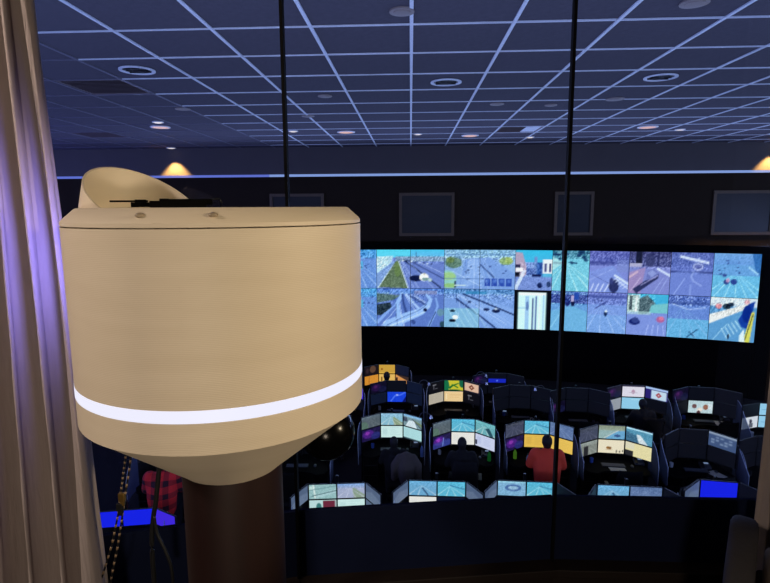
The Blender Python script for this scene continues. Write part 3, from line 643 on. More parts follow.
def p_P2b():
    a = p_road(17, (110, 116, 206), (118, 146, 226), (160, 186, 240), .3, 24, (116, 160, 230)); a.rect(0, .06, 1, .14, (70, 76, 160), .6).line((.2, .4), (.5, .2), .03, (80, 86, 170)).dots(.1, .12, .5, .3, 5, (56, 60, 130), .03).ell(.47, .52, .04, .07, (40, 60, 110)).ell(.48, .46, .03, .03, (210, 220, 240)); return a.out()
def p_P3b():
    a = Art(41, 38, (120, 136, 220), 18).grad(0, .3, (60, 180, 226), (50, 170, 226)).rect(0, .02, .3, .45, (170, 190, 190)).rect(.05, .05, .12, .4, (90, 100, 110)).rect(.2, .05, .25, .42, (210, 220, 220)).poly([(.3, .1), (.5, .02), (.7, .22), (.6, .45), (.28, .5)], (96, 116, 126)).speck(0, 0, .7, .5, 40).poly([(.6, .25), (1, .2), (1, .45), (.55, .45)], (110, 190, 200)).rect(0, .42, .6, .52, (170, 206, 206), .6)
    a.poly([(0, .5), (1, .5), (1, 1), (0, 1)], (122, 138, 222)).ell(.2, .68, .14, .08, (46, 56, 140)).ell(.22, .64, .09, .07, (70, 80, 160)).ell(.84, .6, .10, .075, (190, 90, 150)).ell(.86, .57, .06, .05, (226, 110, 150))
    for k in range(4): a.line((.5 + k * .15, 1), (.55 + k * .12, .75), .02, (170, 180, 240), .7)
    return a.out()
def p_P4b():
    a = p_road(19, (90, 110, 200), (100, 130, 216), (130, 180, 232), .22, 26, (90, 186, 226)); a.speck(0, 0, 1, .25, 36).rect(0, .14, 1, .2, (60, 76, 150), .5).line((.1, .2), (.5, .32), .02, (170, 190, 236)).line((.5, .32), (.9, .26), .02, (160, 180, 236)).line((.5, .98), (.75, .78), .02, (40, 70, 120)).line((.55, .85), (.68, .96), .02, (50, 80, 130)); return a.out()
def p_P5b():
    a = Art(48, 38, (86, 150, 210), 20).grad(0, .2, (200, 210, 220), (190, 200, 220)).poly([(0, .4), (.8, .12), (.85, .2), (0, .62)], (220, 216, 214)).ell(.18, .2, .07, .06, (226, 130, 140)).ell(.36, .2, .09, .07, (50, 70, 90)).ell(.45, .15, .06, .05, (40, 60, 90)).ell(.78, .08, .06, .05, (216, 150, 160)).speck(0, 0, .85, .45, 34)
    a.poly([(0, .62), (.7, .28), (1, .4), (1, 1), (0, 1)], (92, 156, 216), .8)
    for k in range(6): a.line((.28 + k * .07, .72 - k * .05), (.42 + k * .07, .95 - k * .06), .018, (190, 226, 236), .8)
    a.line((.1, 1), (.4, .6), .015, (150, 200, 230)).poly([(.62, .5), (.82, .12), (.95, .05), (.9, .4), (.85, .7), (.7, .66)], (30, 76, 190)).ell(.80, .35, .1, .2, (24, 60, 170)).poly([(.9, .3), (.96, .3), (.9, 1), (.76, 1)], (226, 214, 70)).poly([(.68, .85), (.76, .7), (.8, 1), (.68, 1)], (206, 220, 226)).line((.93, .35), (.8, .95), .015, (60, 60, 60)).ell(.44, .9, .02, .06, (20, 40, 90)); return a.out()
def p_H(seed): return p_road(seed, (60, 150, 226), (100, 140, 222), (160, 190, 240), .22).rect(0, .3, .6, .5, (70, 190, 226), .6).dots(0, .2, 1, .5, 10, (60, 76, 150), .03).out()
sp = lambda arr: [arr[:, :arr.shape[1] // 2], arr[:, arr.shape[1] // 2:]]
A, A2, B, B2 = sp(p_A()), sp(p_A2()), sp(p_B()), sp(p_B2())
cols = [(p_H(31), p_H(32)), (p_H(33), p_H(34)), (A[0], A2[0]), (A[1], A2[1]), (B[0], B2[0]), (B[1], B2[1]), (p_city(), p_doc()), (p_P1(), p_P1b()), (p_P2(), p_P2b()), (p_P3(), p_P3b()), (p_P4(), p_P4b()), (p_P5(), p_P5b())]
vp = [vw_point(u) for u in seams]
def punch(a):
    m_ = a.mean((0, 1)); n = np.random.RandomState(int(m_.sum() * 10) % 9999).normal(0, 4, a.shape[:2])
    l_ = a.mean(-1, keepdims=True); return np.clip(a * .9 + l_ * .1 + (l_ - m_.mean()) * .4 + np.array((0, 9, 10)) + n[..., None], 0, 255)
vroot = tag(empty('video_wall', (2, 17.9, FLOOR)), 'long curved wall of glowing traffic camera screens on the far side of the room', 'video wall', None)
for k, (top, bot) in enumerate(cols):
    a, b = vp[k], vp[k + 1]; d = b - a; L = d.length; rz = math.atan2(d.y, d.x); c = (a + b) / 2
    for r_, arr in ((0, top), (1, bot)):
        z = ZVT - PH * (r_ + .5)
        o = link('display_panel', boxes('display_panel', M_BLACK, [((0, .06, 0), (L - .006, .1, PH - .006))]), vroot); o.location = (c.x - 2, c.y - 17.9, z - FLOOR); o.rotation_euler = (0, 0, rz)
        s_ = link('screen', picture_mesh('screen', punch(arr), L - .014, PH - .014), o, (0, .006, 0))
# black cladding: frame above, below and at the ends
M_CLAD = mat('black_cladding', (7, 7, 8), .95, spec=.04)
def clad(name, z0, z1, off, pts_):
    bm = bmesh.new()
    for a, b in zip(pts_, pts_[1:]):
        d = b - a; rz = math.atan2(d.y, d.x); c = (a + b) / 2; box(bm, (c.x - 2, c.y - 17.9 + off, (z0 + z1) / 2 - FLOOR), (d.length + .01, .16, z1 - z0), Matrix.Rotation(rz, 3, 'Z'))
    return link(name, finish(bm, name, M_CLAD), vroot)
clad('top_frame', ZVT + .005, ZVT + .22, .05, vp); clad('base_cabinet', FLOOR, ZVB - .005, .10, vp); clad('back_cabinet', FLOOR + .02, ZVT + .18, .22, vp)
e = vp[-1]; d = (vp[-1] - vp[-2]).normalized(); clad('end_frame', FLOOR, ZVT + .22, .05, [e + d * .01, e + d * .4]); e = vp[0]; d = (vp[0] - vp[1]).normalized(); clad('end_frame', FLOOR, ZVT + .22, .05, [e + d * .4, e + d * .01])

# ================================================================== MONITOR PICTURES
def road_small(seed, sky, road, line, grass=None):
    a = Art(32, 18, road, seed).grad(0, .35, sky, road).speck(0, 0, 1, .4, 26)
    if grass: a.poly([(.55, .3), (.62, .3), (1, .8), (1, 1), (.6, 1)], grass)
    for k in range(4): a.line((.45, .3), (-.1 + k * .4, 1.1), .006, line, .8, .04)
    return a.speck(0, .3, 1, 1, 10)
def page(seed, base, ink, al=.35):
    a = Art(32, 18, base, seed)
    for k in range(6): a.rect(.42, .15 + k * .12, .42 + .5 * a.rng.uniform(.4, 1), .18 + k * .12, ink, al)
    return a.rect(.08, .2, .3, .75, ink, al * .5)
def purple(seed, bri=1.0):
    a = Art(32, 18, (26 * bri, 18 * bri, 66 * bri), seed).ell(.35, .45, .3, .35, (92 * bri, 34 * bri, 150 * bri), .7).ell(.3, .35, .12, .15, (150 * bri, 60 * bri, 180 * bri), .8).ell(.75, .7, .25, .3, (40 * bri, 46 * bri, 120 * bri), .8)
    return a.speck(0, 0, 1, 1, 24 * bri)
PICS = {
 'cyan_road': (lambda: road_small(41, (90, 190, 226), (96, 186, 216), (200, 236, 240)).line((.45, .25), (1, .5), .03, (40, 100, 150)), 'showing a cyan highway'),
 'pale_road': (lambda: road_small(42, (150, 196, 226), (140, 190, 212), (216, 230, 226), (140, 160, 130)), 'showing a pale highway'),
 'white_road': (lambda: Art(32, 18, (120, 150, 160), 43).grad(0, .2, (120, 180, 230), (150, 190, 220)).poly([(.1, 1), (.3, .45), (.6, .4), (.75, 1)], (216, 232, 240)).poly([(.5, .3), (1, .55), (1, .8)], (110, 130, 90)).line((.5, .3), (1, .95), .04, (60, 60, 80)).rect(0, .25, .2, .6, (60, 70, 90)).speck(0, 0, 1, 1, 20), 'showing a white curving road'),
 'grey_road': (lambda: road_small(44, (96, 112, 126), (84, 96, 104), (120, 130, 136)).ell(.1, .8, .25, .4, (90, 130, 100), .5), 'showing a grey road'),
 'dim_road': (lambda: road_small(45, (70, 76, 92), (62, 68, 92), (110, 116, 140)), 'showing a dim grey road'),
 'teal_road': (lambda: road_small(46, (120, 196, 206), (110, 176, 186), (226, 240, 236)).poly([(.5, .5), (.7, .35), (.95, 1), (.75, 1)], (40, 80, 96)), 'showing a teal road'),
 'blue_road': (lambda: road_small(47, (90, 116, 160), (96, 120, 166), (140, 160, 200)), 'showing a dull blue road'),
 'curve_road': (lambda: Art(32, 18, (150, 180, 180), 48).grad(0, .35, (140, 150, 130), (150, 166, 150)).poly([(.25, 1), (.7, .4), (1, .35), (1, 1)], (110, 170, 210)).ell(.72, .75, .12, .1, (60, 90, 140)).line((.2, .95), (.75, .35), .03, (206, 216, 216)).speck(0, 0, 1, 1, 14), 'showing a bending road'),
 'river_road': (lambda: Art(32, 18, (86, 150, 180), 49).rect(0, 0, 1, .12, (170, 220, 240)).poly([(.4, .4), (.55, .4), (.85, 1), (.5, 1)], (216, 230, 236)).poly([(0, .3), (.4, .5), (.5, 1), (0, 1)], (64, 110, 140)).speck(0, 0, 1, 1, 22), 'showing a pale ramp'),
 'white_page': (lambda: page(50, (236, 234, 228), (200, 205, 210)), 'showing a white page'),
 'pale_page': (lambda: page(51, (206, 236, 234), (130, 170, 180)), 'showing a pale text page'),
 'pale_page2': (lambda: page(52, (176, 222, 226), (150, 196, 206)).rect(0, .9, 1, 1, (60, 80, 90)), 'showing a pale teal page'),
 'lilac_page': (lambda: page(53, (206, 212, 240), (120, 140, 200)).rect(.02, .5, .1, .9, (40, 40, 60)), 'showing a lilac form'),
 'yellow_page': (lambda: page(54, (232, 190, 84), (170, 130, 60)), 'showing a yellow page'),
 'yellow_page2': (lambda: page(55, (236, 196, 92), (206, 160, 70)), 'showing a plain yellow page'),
 'cream_page': (lambda: Art(32, 18, (238, 228, 200), 56).ell(.38, .6, .07, .1, (150, 100, 40)).ell(.46, .62, .06, .1, (130, 90, 50)).rect(.3, .72, .56, .76, (180, 150, 110)).rect(.7, .75, .74, .95, (30, 30, 30)).rect(.82, .8, .86, .92, (40, 40, 40)).rect(.93, .72, .97, .9, (40, 40, 40)), 'showing a spotted cream page'),
 'cream_page2': (lambda: Art(32, 18, (232, 222, 170), 57).rect(0, .6, .32, 1, (40, 40, 44)).rect(0, 0, .34, .5, (226, 220, 190)).speck(.34, 0, 1, 1, 8), 'showing a cream page'),
 'dim_white': (lambda: road_small(58, (150, 160, 156), (130, 136, 130), (170, 176, 170)).rect(.25, .3, .5, 1, (40, 40, 44)), 'showing a dim greenish road'),
 'purple': (lambda: purple(59), 'glowing purple'),
 'dim_purple': (lambda: purple(60, .5), 'faintly glowing purple'),
 'violet_blue': (lambda: purple(61, 1.1).rect(.0, .55, 1, 1, (60, 76, 160), .6).line((.55, .9), (.6, .3), .06, (120, 150, 220), .8), 'glowing violet and blue'),
 'blue': (lambda: Art(32, 18, (24, 66, 220), 62).path([(.2, .9), (.4, .4), (.7, .3), (.95, .05)], .08, (70, 110, 245)).ell(.52, .3, .07, .09, (150, 170, 250)).poly([(.8, 1), (1, .4), (1, 1)], (10, 20, 100)).speck(0, 0, 1, 1, 10), 'glowing bright blue'),
 'flat_blue': (lambda: Art(32, 18, (22, 34, 232), 63), 'showing plain blue'),
 'flat_blue2': (lambda: Art(32, 18, (64, 40, 222), 64), 'showing plain violet blue'),
 'blue_band': (lambda: Art(32, 18, (8, 10, 22), 65).rect(.02, .55, .98, .95, (24, 40, 190)).ell(.5, .75, .05, .08, (90, 120, 240)), 'with a blue band'),
 'orange': (lambda: Art(32, 18, (216, 142, 48), 66).rect(.3, 0, .34, 1, (170, 100, 40)).speck(0, 0, 1, 1, 14), 'glowing orange'),
 'amber': (lambda: Art(32, 18, (206, 160, 62), 67).rect(.12, .4, .24, .6, (150, 90, 30)).rect(0, .9, 1, 1, (230, 180, 70)), 'glowing amber'),
 'amber2': (lambda: Art(32, 18, (232, 186, 96), 68).rect(.12, .3, .2, 1, (100, 60, 20)), 'glowing yellow'),
 'peach': (lambda: Art(32, 18, (216, 146, 80), 69).poly([(0, 0), (1, .0), (1, .5)], (60, 44, 40)), 'glowing peach'),
 'brown': (lambda: Art(32, 18, (26, 18, 22), 70).ell(.6, .4, .22, .4, (120, 84, 60), .7).ell(.2, .5, .1, .3, (50, 34, 40)), 'with dim brown shapes'),
 'green': (lambda: Art(32, 18, (206, 196, 52), 71).ell(.1, .5, .16, .6, (20, 110, 70)).ell(.95, .2, .16, .5, (20, 100, 70)).ell(.5, 1.05, .5, .16, (20, 90, 50)).path([(.3, .72), (.45, .5), (.75, .28)], .13, (30, 110, 44), 1, .05).path([(.42, .42), (.6, .58), (.72, .7)], .07, (40, 120, 40)), 'showing a green shape on yellow'),
 'cream_dim': (lambda: page(72, (186, 176, 160), (160, 150, 136)), 'showing a dim beige page'),
 'cream_lines': (lambda: Art(32, 18, (240, 206, 150), 73).rect(.1, .2, .14, .8, (250, 230, 190)).rect(.3, .3, .9, .4, (216, 170, 110), .5).rect(.3, .55, .8, .62, (216, 170, 110), .5).rect(0, 0, 1, .06, (250, 220, 180)), 'showing a warm cream page'),
 'diamond': (lambda: Art(32, 18, (28, 26, 44), 74).rect(.04, .12, .92, .88, (226, 186, 160)).poly([(.48, .22), (.66, .5), (.48, .78), (.3, .5)], (120, 60, 40)).poly([(.48, .4), (.55, .5), (.48, .6), (.41, .5)], (226, 186, 160)), 'showing a brown diamond shape'),
 'diamond2': (lambda: Art(32, 18, (40, 30, 110), 75).rect(0, 0, 1, .16, (170, 196, 240)).rect(.26, .22, .96, .95, (196, 220, 240)).poly([(.6, .34), (.74, .58), (.6, .82), (.46, .58)], (170, 70, 80)).poly([(.6, .5), (.65, .58), (.6, .66), (.55, .58)], (206, 196, 206)), 'showing a red diamond shape'),
 'marks': (lambda: Art(32, 18, (10, 10, 16), 76).rect(.25, .2, .5, .3, (120, 120, 126)).rect(.3, .3, .36, .7, (90, 90, 100)).rect(.4, .6, .6, .66, (90, 90, 100)), 'dark with small grey marks'),
 'white_logo': (lambda: Art(32, 18, (226, 222, 236), 77).rect(0, 0, 1, .12, (60, 56, 80)).ell(.5, .55, .08, .2, (170, 120, 150), .7).rect(.3, .6, .7, .66, (190, 180, 200)), 'showing a white page with a mauve mark'),
 'sky_blue': (lambda: Art(32, 18, (146, 206, 236), 78).rect(.4, .1, .9, .2, (170, 220, 240)).rect(.9, .4, 1, 1, (216, 226, 90)).rect(.85, .85, 1, 1, (216, 226, 90)), 'showing sky blue with a yellow corner'),
 'silver': (lambda: Art(32, 18, (150, 156, 166), 79).speck(0, 0, 1, 1, 6), 'showing plain grey'),
 'figures': (lambda: Art(32, 18, (190, 214, 220), 80).ell(.25, .45, .1, .18, (110, 76, 76)).ell(.72, .5, .11, .22, (150, 100, 80)).ell(.48, .72, .12, .16, (236, 226, 216)).ell(.44, .95, .08, .14, (70, 40, 44)).rect(.82, .2, .98, .7, (210, 226, 232)).speck(0, 0, 1, 1, 18), 'showing two brown figures'),
 'grid': (lambda: (lambda a: [a.rect(.1 + .16 * i, .25 + .2 * j, .22 + .16 * i, .37 + .2 * j, (150, 170, 200), .6) for i in range(5) for j in range(3) if (i + j) % 3] and a)(Art(32, 18, (64, 84, 124), 81).rect(0, 0, 1, .14, (140, 156, 180))), 'showing a blue-grey table of cells'),
 'white_sheet': (lambda: Art(32, 18, (214, 220, 230), 82).ell(.55, .4, .09, .18, (60, 60, 76)).rect(.45, .55, .7, .95, (90, 96, 110)).rect(.4, .2, .6, .26, (120, 126, 140)), 'showing a dark figure'),
 'cyan_sheet': (lambda: Art(32, 18, (150, 206, 236), 83).rect(.4, .1, .9, .2, (206, 230, 240)).rect(.1, .5, .6, .56, (110, 170, 210)), 'showing a pale cyan page'),
 'bridge': (lambda: Art(32, 18, (150, 190, 192), 84).rect(0, .1, .2, .35, (190, 220, 216)).line((.16, 0), (.22, .9), .05, (226, 240, 236)).poly([(.2, .7), (1, .35), (1, .6), (.3, .95)], (170, 206, 210)).line((.1, .8), (1, .45), .03, (66, 96, 104)).line((0, .4), (1, .1), .03, (110, 150, 156)).speck(0, 0, 1, 1, 16), 'showing a pale bridge'),
 'lilac_road': (lambda: road_small(85, (130, 170, 226), (166, 176, 206), (206, 210, 230), (140, 160, 140)), 'showing a lilac road'),
 'snow_road': (lambda: road_small(86, (110, 180, 226), (110, 170, 210), (206, 226, 240)).line((.5, .5), (.7, 1), .05, (40, 70, 110)), 'showing a bright blue road'),
 'roundabout': (lambda: Art(32, 18, (130, 180, 216), 87).ell(.55, .45, .3, .25, (80, 116, 170)).ell(.55, .45, .18, .13, (150, 190, 220)).rect(0, 0, 1, .12, (150, 206, 230)).speck(0, 0, 1, 1, 22), 'showing a blue roundabout'),
 'red_bar': (lambda: Art(32, 18, (190, 222, 222), 88).rect(.5, .05, .95, .6, (110, 40, 60)).ell(.35, .5, .1, .3, (60, 120, 120)), 'showing a dark red block'),
 'off': (lambda: Art(32, 18, (9, 11, 20), 89).speck(0, 0, 1, 1, 2), 'switched off'),
 'dark_blue': (lambda: Art(32, 18, (14, 22, 44), 90).speck(0, 0, 1, 1, 6), 'almost dark blue'),
 'slate': (lambda: Art(32, 18, (78, 94, 124), 91).poly([(0, .6), (.4, .3), (1, .5), (1, 1), (0, 1)], (96, 112, 140)).speck(0, 0, 1, 1, 8), 'showing dull slate blue'),
}
W0, H0 = .485, .278
_pic = {}
def pic_mesh(key):
    if key not in _pic: _pic[key] = picture_mesh('screen', PICS[key][0]().out(), W0 - .018, H0 - .018)
    return _pic[key]
bm = bmesh.new(); box(bm, (0, .020, 0), (W0, .030, H0), None, .004); box(bm, (0, .042, 0), (W0 * .6, .02, H0 * .6), None, .004); housing_me = finish(bm, 'housing', M_BLACK)
arm_me = boxes('mount_arm', M_BLACKM, [((0, .066, 0), (.09, .03, .09)), ((0, .10, -.01), (.04, .05, .04))])
def monitor(x, y, z, rz, key, label, sc=1.0):
    t = tag(empty('monitor', (x, y, z), rz), label, 'monitor', 'operator monitors'); t.scale = (sc, sc, sc)
    link('housing', housing_me, t); link('screen', pic_mesh(key), t, (0, .0035, 0)); link('mount_arm', arm_me, t); return t

# ================================================================== CONSOLES
DZ = .74
def arc_pts(r, a0, a1, n): return [(r * math.sin(a0 + (a1 - a0) * i / n), r * math.cos(a0 + (a1 - a0) * i / n)) for i in range(n + 1)]
desk_poly = [(-.70, -.45), (-.52, .14), (-.25, .24), (.25, .24), (.52, .14), (.70, -.45), (.62, -.62), (.45, -.66), (.30, -.56), (0, -.50), (-.30, -.56), (-.45, -.66), (-.62, -.62)]
desk_me = prism('desk_top', desk_poly, DZ - .03, DZ, M_DESK, .004)
bk = [(-.74, -.18), (-.55, .18), (-.27, .27), (.27, .27), (.55, .18), (.74, -.18)]
def strip_mesh(name, pts_, z0s, z1s, th, m):
    bm = bmesh.new(); n = len(pts_); rows = []
    for i, (x, y) in enumerate(pts_):
        a, b = pts_[max(i - 1, 0)], pts_[min(i + 1, n - 1)]; t = Vector((b[0] - a[0], b[1] - a[1])).normalized(); nn = Vector((-t.y, t.x)) * th / 2
        rows.append([bm.verts.new((x + nn.x, y + nn.y, z0s[i])), bm.verts.new((x + nn.x, y + nn.y, z1s[i])), bm.verts.new((x - nn.x, y - nn.y, z1s[i])), bm.verts.new((x - nn.x, y - nn.y, z0s[i]))])
    for a, b in zip(rows, rows[1:]):
        for k in range(4): bm.faces.new((a[k], a[(k + 1) % 4], b[(k + 1) % 4], b[k]))
    bm.faces.new(rows[0]); bm.faces.new(rows[-1]); return finish(bm, name, m)
back_me = strip_mesh('back_panel', bk, [0.0] * 6, [1.10, 1.20, 1.26, 1.26, 1.20, 1.10], .03, M_PANEL)
wing = [(.745, -.2), (.775, -.32), (.785, -.45), (.78, -.58), (.76, -.72)]
wz = [1.31, 1.27, 1.20, 1.10, .96]
wingR = strip_mesh('privacy_wing', wing, [.60] * 5, wz, .014, M_ACRYL); wingL = strip_mesh('privacy_wing', [(-x, y) for x, y in wing], [.60] * 5, wz, .014, M_ACRYL)
edge_m = mat('pale_edge_trim', (190, 200, 220), .35)
def rim(sgn): return tube('wing_edge', [(sgn * x, y, z + .006) for (x, y), z in zip(wing, wz)] + [(sgn * .755, -.73, .62)], .006, edge_m, 6)
rimR, rimL = rim(1), rim(-1)
ped_me = boxes('pedestal', M_PANEL, [((0, 0, .355), (.34, .50, .71))], .006); drw_me = boxes('drawer_front', M_DESK, [((0, 0, 0), (.31, .012, .20))], .003)
rail_me = boxes('monitor_rail', M_BLACKM, [((0, .18, 1.10), (.05, .05, .72)), ((0, .14, 1.03), (.52, .03, .04)), ((0, .14, 1.32), (.52, .03, .04))])
def console(x, y, rz, label):
    t = tag(empty('operator_console', (x, y, FLOOR), rz), label, 'desk', 'curved operator consoles')
    link('desk_top', desk_me, t); link('back_panel', back_me, t); link('monitor_rail', rail_me, t)
    for me, re in ((wingR, rimR), (wingL, rimL)):
        w_ = link('privacy_wing', me, t); link('wing_edge', re, w_)
    for sx in (-.5, .5):
        p = link('pedestal', ped_me, t, (sx, -.20, 0))
        for k in range(3): link('drawer_front', drw_me, p, (0, -.256, .13 + k * .225))
    return t
seat_me = boxes('seat', M_FABRIC, [((0, 0, .46), (.50, .48, .09))], .03)
bmx = bmesh.new(); nx, nz = 8, 9; grid = []
for j in range(nz + 1):
    v = j / nz; row = []
    for i in range(nx + 1):
        u = i / nx * 2 - 1; hw = .235 * (1 - .35 * max(0, v - .7) ** 1.2 * 2) * (1 - .15 * max(0, .25 - v) * 2)
        row.append(bmx.verts.new((u * hw, -.27 - .10 * v * v + .05 * u * u, .52 + .62 * v)))
    grid.append(row)
for a, b in zip(grid, grid[1:]):
    for i in range(nx): bmx.faces.new((a[i], a[i + 1], b[i + 1], b[i]))
bmesh.ops.solidify(bmx, geom=bmx.faces[:], thickness=.06); backrest_me = finish(bmx, 'backrest', M_FABRIC, True)
armr_me = boxes('armrest', M_BLACK, [((0, .0, .68), (.07, .28, .035)), ((0, -.05, .57), (.035, .06, .2))], .008)
post_me = lathe('gas_post', [(0, .42), (.03, .42), (.03, .1), (0, .1)], M_BLACKM, 12)
leg_me = boxes('base_leg', M_BLACK, [((0, .15, .10), (.05, .30, .035))], .008); cast_me = lathe('caster', [(0, .03), (.02, .028), (.032, .01), (.032, -.01), (.02, -.028), (0, -.03)], M_BLACK, 10)
def office_chair(x, y, rz, label):
    t = tag(empty('office_chair', (x, y, FLOOR), rz), label, 'chair', 'dark office chairs at the consoles')
    link('seat', seat_me, t); link('backrest', backrest_me, t); link('gas_post', post_me, t)
    for s in (-1, 1): link('armrest', armr_me, t, (s * .28, 0, 0))
    for k in range(5):
        l = link('base_leg', leg_me, t); l.rotation_euler = (0, 0, 2 * math.pi * k / 5 + .3)
        c = link('caster', cast_me, l, (0, .29, .035)); c.rotation_euler = (0, math.pi / 2, 0)
    return t
kb_me = boxes('base', M_BLACK, [((0, 0, .008), (.44, .15, .016))], .003)
bm = bmesh.new()
for r in range(4):
    for c in range(13): box(bm, (-.195 + c * .0325, -.05 + r * .033, .019), (.026, .026, .008))
keys_me = finish(bm, 'keys', mat('grey_keys', (96, 100, 112), .6))
mouse_me = None
bm = bmesh.new(); sphere_into(bm, (0, 0, .012), .03, (1, 1.7, .75), 12, 8); mouse_me = finish(bm, 'mouse', mat('grey_mouse', (70, 74, 84), .4), True)
def cup_me(col, nm): return lathe(nm, [(0, .0), (.032, 0), (.036, .09), (.032, .09), (.028, .01), (0, .01)], col, 16)
mug = {k: cup_me(mat('mug_' + k, c, .4), 'mug') for k, c in dict(white=(190, 196, 206), black=(30, 30, 34), blue=(60, 90, 170)).items()}
bottle_prof = [(0, 0), (.033, 0), (.035, .01), (.035, .13), (.014, .18), (.014, .2), (0, .2)]

TLT = 0.25
def bank(px, cols_, pics, desc, kind=3, W=1.0, ang=36, wy=None, console_=True, chair=True, seamz=-4.6, clabel=None, things=True, seed=0):
    base = px_z(px[0], px[1], seamz); azb = math.atan2(base.x, base.y); rz = -TLT * azb if wy is None else wy
    R2 = Matrix.Rotation(rz, 3, 'Z'); w2 = W0 * W
    def at(lx, ly): q = R2 @ Vector((lx, ly, 0)); return base.x + q.x, base.y + q.y
    a = math.radians(ang)
    if kind == 3: slots = {'left': (-(w2 / 2 + .006 + w2 / 2 * math.cos(a)), -w2 / 2 * math.sin(a), a), 'middle': (0, 0, 0), 'right': (w2 / 2 + .006 + w2 / 2 * math.cos(a), -w2 / 2 * math.sin(a), -a)}
    else:
        slots = {'left wing': (-(w2 + .009 + w2 / 2 * math.cos(a)), -w2 / 2 * math.sin(a), a), 'left': (-w2 / 2 - .003, 0, 0), 'right': (w2 / 2 + .003, 0, 0), 'right wing': (w2 + .009 + w2 / 2 * math.cos(a), -w2 / 2 * math.sin(a), -a)}
    for (row, col), key in pics.items():
        lx, ly, r = slots[col]; x, y = at(lx, ly); z = seamz + (1 if row == 'upper' else -1) * (H0 * W / 2 + .004)
        monitor(x, y, z, rz + r, key, f'{row} {col} monitor at {desc}, {PICS[key][1]}', W)
    if console_:
        k = console(base.x, base.y, rz, clabel or f'dark curved operator console, {desc}')
        k.scale = (.86 if kind == 4 else .88, 1, 1)
    rr = random.Random(seed)
    if chair:
        x, y = at(chair[0] if isinstance(chair, tuple) else rr.uniform(-.08, .08), chair[1] if isinstance(chair, tuple) else -.98)
        office_chair(x, y, rz + rr.uniform(-.3, .3), f'dark high-backed office chair at {desc}')
    if things:
        x, y = at(-.02, -.30); t = tag(empty('keyboard', (x, y, FLOOR + DZ), rz), f'black keyboard on the desk at {desc}', 'keyboard', 'keyboards on the consoles')
        link('base', kb_me, t); link('keys', keys_me, t)['kind'] = 'stuff'
        x, y = at(.33, -.30); tag(link('mouse', mouse_me, None, (x, y, FLOOR + DZ)), f'small grey mouse on the desk at {desc}', 'mouse', 'computer mice on the consoles').rotation_euler = (0, 0, rz)
        mk = ['white', 'black', 'blue'][seed % 3]; x, y = at(-.45 + rr.uniform(-.05, .05), -.2)
        tag(link('mug', mug[mk], None, (x, y, FLOOR + DZ)), f'{mk} cup on the desk at {desc}', 'cup', 'cups on the consoles')
    return base, rz, at
def all6(ul, um, ur, ll, lm, lr): return {('upper', 'left'): ul, ('upper', 'middle'): um, ('upper', 'right'): ur, ('lower', 'left'): ll, ('lower', 'middle'): lm, ('lower', 'right'): lr}
def up4(a, b, c, d): return {('upper', 'left wing'): a, ('upper', 'left'): b, ('upper', 'right'): c, ('upper', 'right wing'): d}
def bank_at(x0, y0, rz, desc):
    R2 = Matrix.Rotation(rz, 3, 'Z')
    def at(lx, ly): q = R2 @ Vector((lx, ly, 0)); return x0 + q.x, y0 + q.y
    console(x0, y0, rz, f'dark curved operator console, {desc}').scale = (.9, 1, 1)
    return Vector((x0, y0, 0)), rz, at
# nearest row, against the window wall
N0 = bank((123, 527), 4, {('upper', 'left'): 'flat_blue', ('upper', 'right'): 'flat_blue', ('upper', 'right wing'): 'flat_blue2'}, 'the blue-lit desk left of the pillar', 4, .92, 38, wy=.18, seed=1, chair=False, things=False)
d4 = up4('slate', 'bridge', 'lilac_road', 'slate'); d4.update({('lower', 'left'): 'red_bar', ('lower', 'right'): 'pale_page', ('lower', 'right wing'): 'slate'})
N1 = bank((337, 499), 4, d4, 'the front desk right of the pillar', 4, .92, 60, wy=.10, seed=2)
d4 = up4('slate', 'snow_road', 'cyan_road', 'slate'); d4.update({('lower', 'left'): 'white_page', ('lower', 'right'): 'dark_blue'})
N2 = bank((437, 496.5), 4, d4, 'the second front desk from the pillar', 4, .93, 60, wy=-.02, seed=3)
N3 = bank((526, 497), 4, up4('slate', 'roundabout', 'cyan_road', 'off'), 'the front desk below the red jacket', 4, .93, 60, wy=-.05, seed=4)
N4 = bank((629, 503), 4, up4('off', 'snow_road', 'blue_road', 'off'), 'the front desk beyond the right mullion', 4, 1.0, 60, wy=-.06, seed=5)
N5 = bank((718, 500), 3, {('upper', 'left'): 'slate', ('upper', 'middle'): 'flat_blue', ('upper', 'right'): 'off'}, 'the front desk at right', 3, 1.12, 50, wy=-.15, seed=6)
# second row
B0 = bank((300, 440), 3, {('upper', 'middle'): 'blue_road', ('upper', 'right'): 'pale_page2', ('lower', 'right'): 'pale_page'}, 'the desk hidden behind the black ball', 3, 1, 36, seed=7)
B1 = bank((391.8, 425.5), 3, all6('grey_road', 'pale_road', 'white_road', 'purple', 'pale_page', 'pale_page2'), 'the grey-jacket chair desk', 3, .98, 36, wy=.02, seed=8, chair=(.22, -1.05), clabel='dark curved console under pale screens, in front of the grey-jacket chair')
B2 = bank((463, 432), 3, all6('grey_road', 'cyan_road', 'teal_road', 'violet_blue', 'white_page', 'lilac_page'), 'the person in black', 3, 1.0, 40, seed=9, wy=-.04)
B3 = bank((536.6, 434.3), 3, all6('dim_road', 'cyan_road', 'blue_road', 'purple', 'yellow_page', 'yellow_page2'), 'the person in red', 3, 1.03, 36, seed=10, chair=False)
B4 = bank((611.5, 439.5), 3, all6('dim_road', 'curve_road', 'river_road', 'dim_white', 'cream_page', 'cream_page2'), 'the cream-lit desk', 3, 1.05, 36, seed=11, wy=-.10)
B5 = bank((693, 444), 3, all6('off', 'off', 'grid', 'off', 'off', 'off'), 'the dark one-screen desk', 3, 1.05, 46, seed=12)
B6 = bank((772, 452), 3, all6('off', 'off', 'off', 'off', 'off', 'off'), 'the unlit desk at the right edge', 3, 1.05, 36, seed=13)
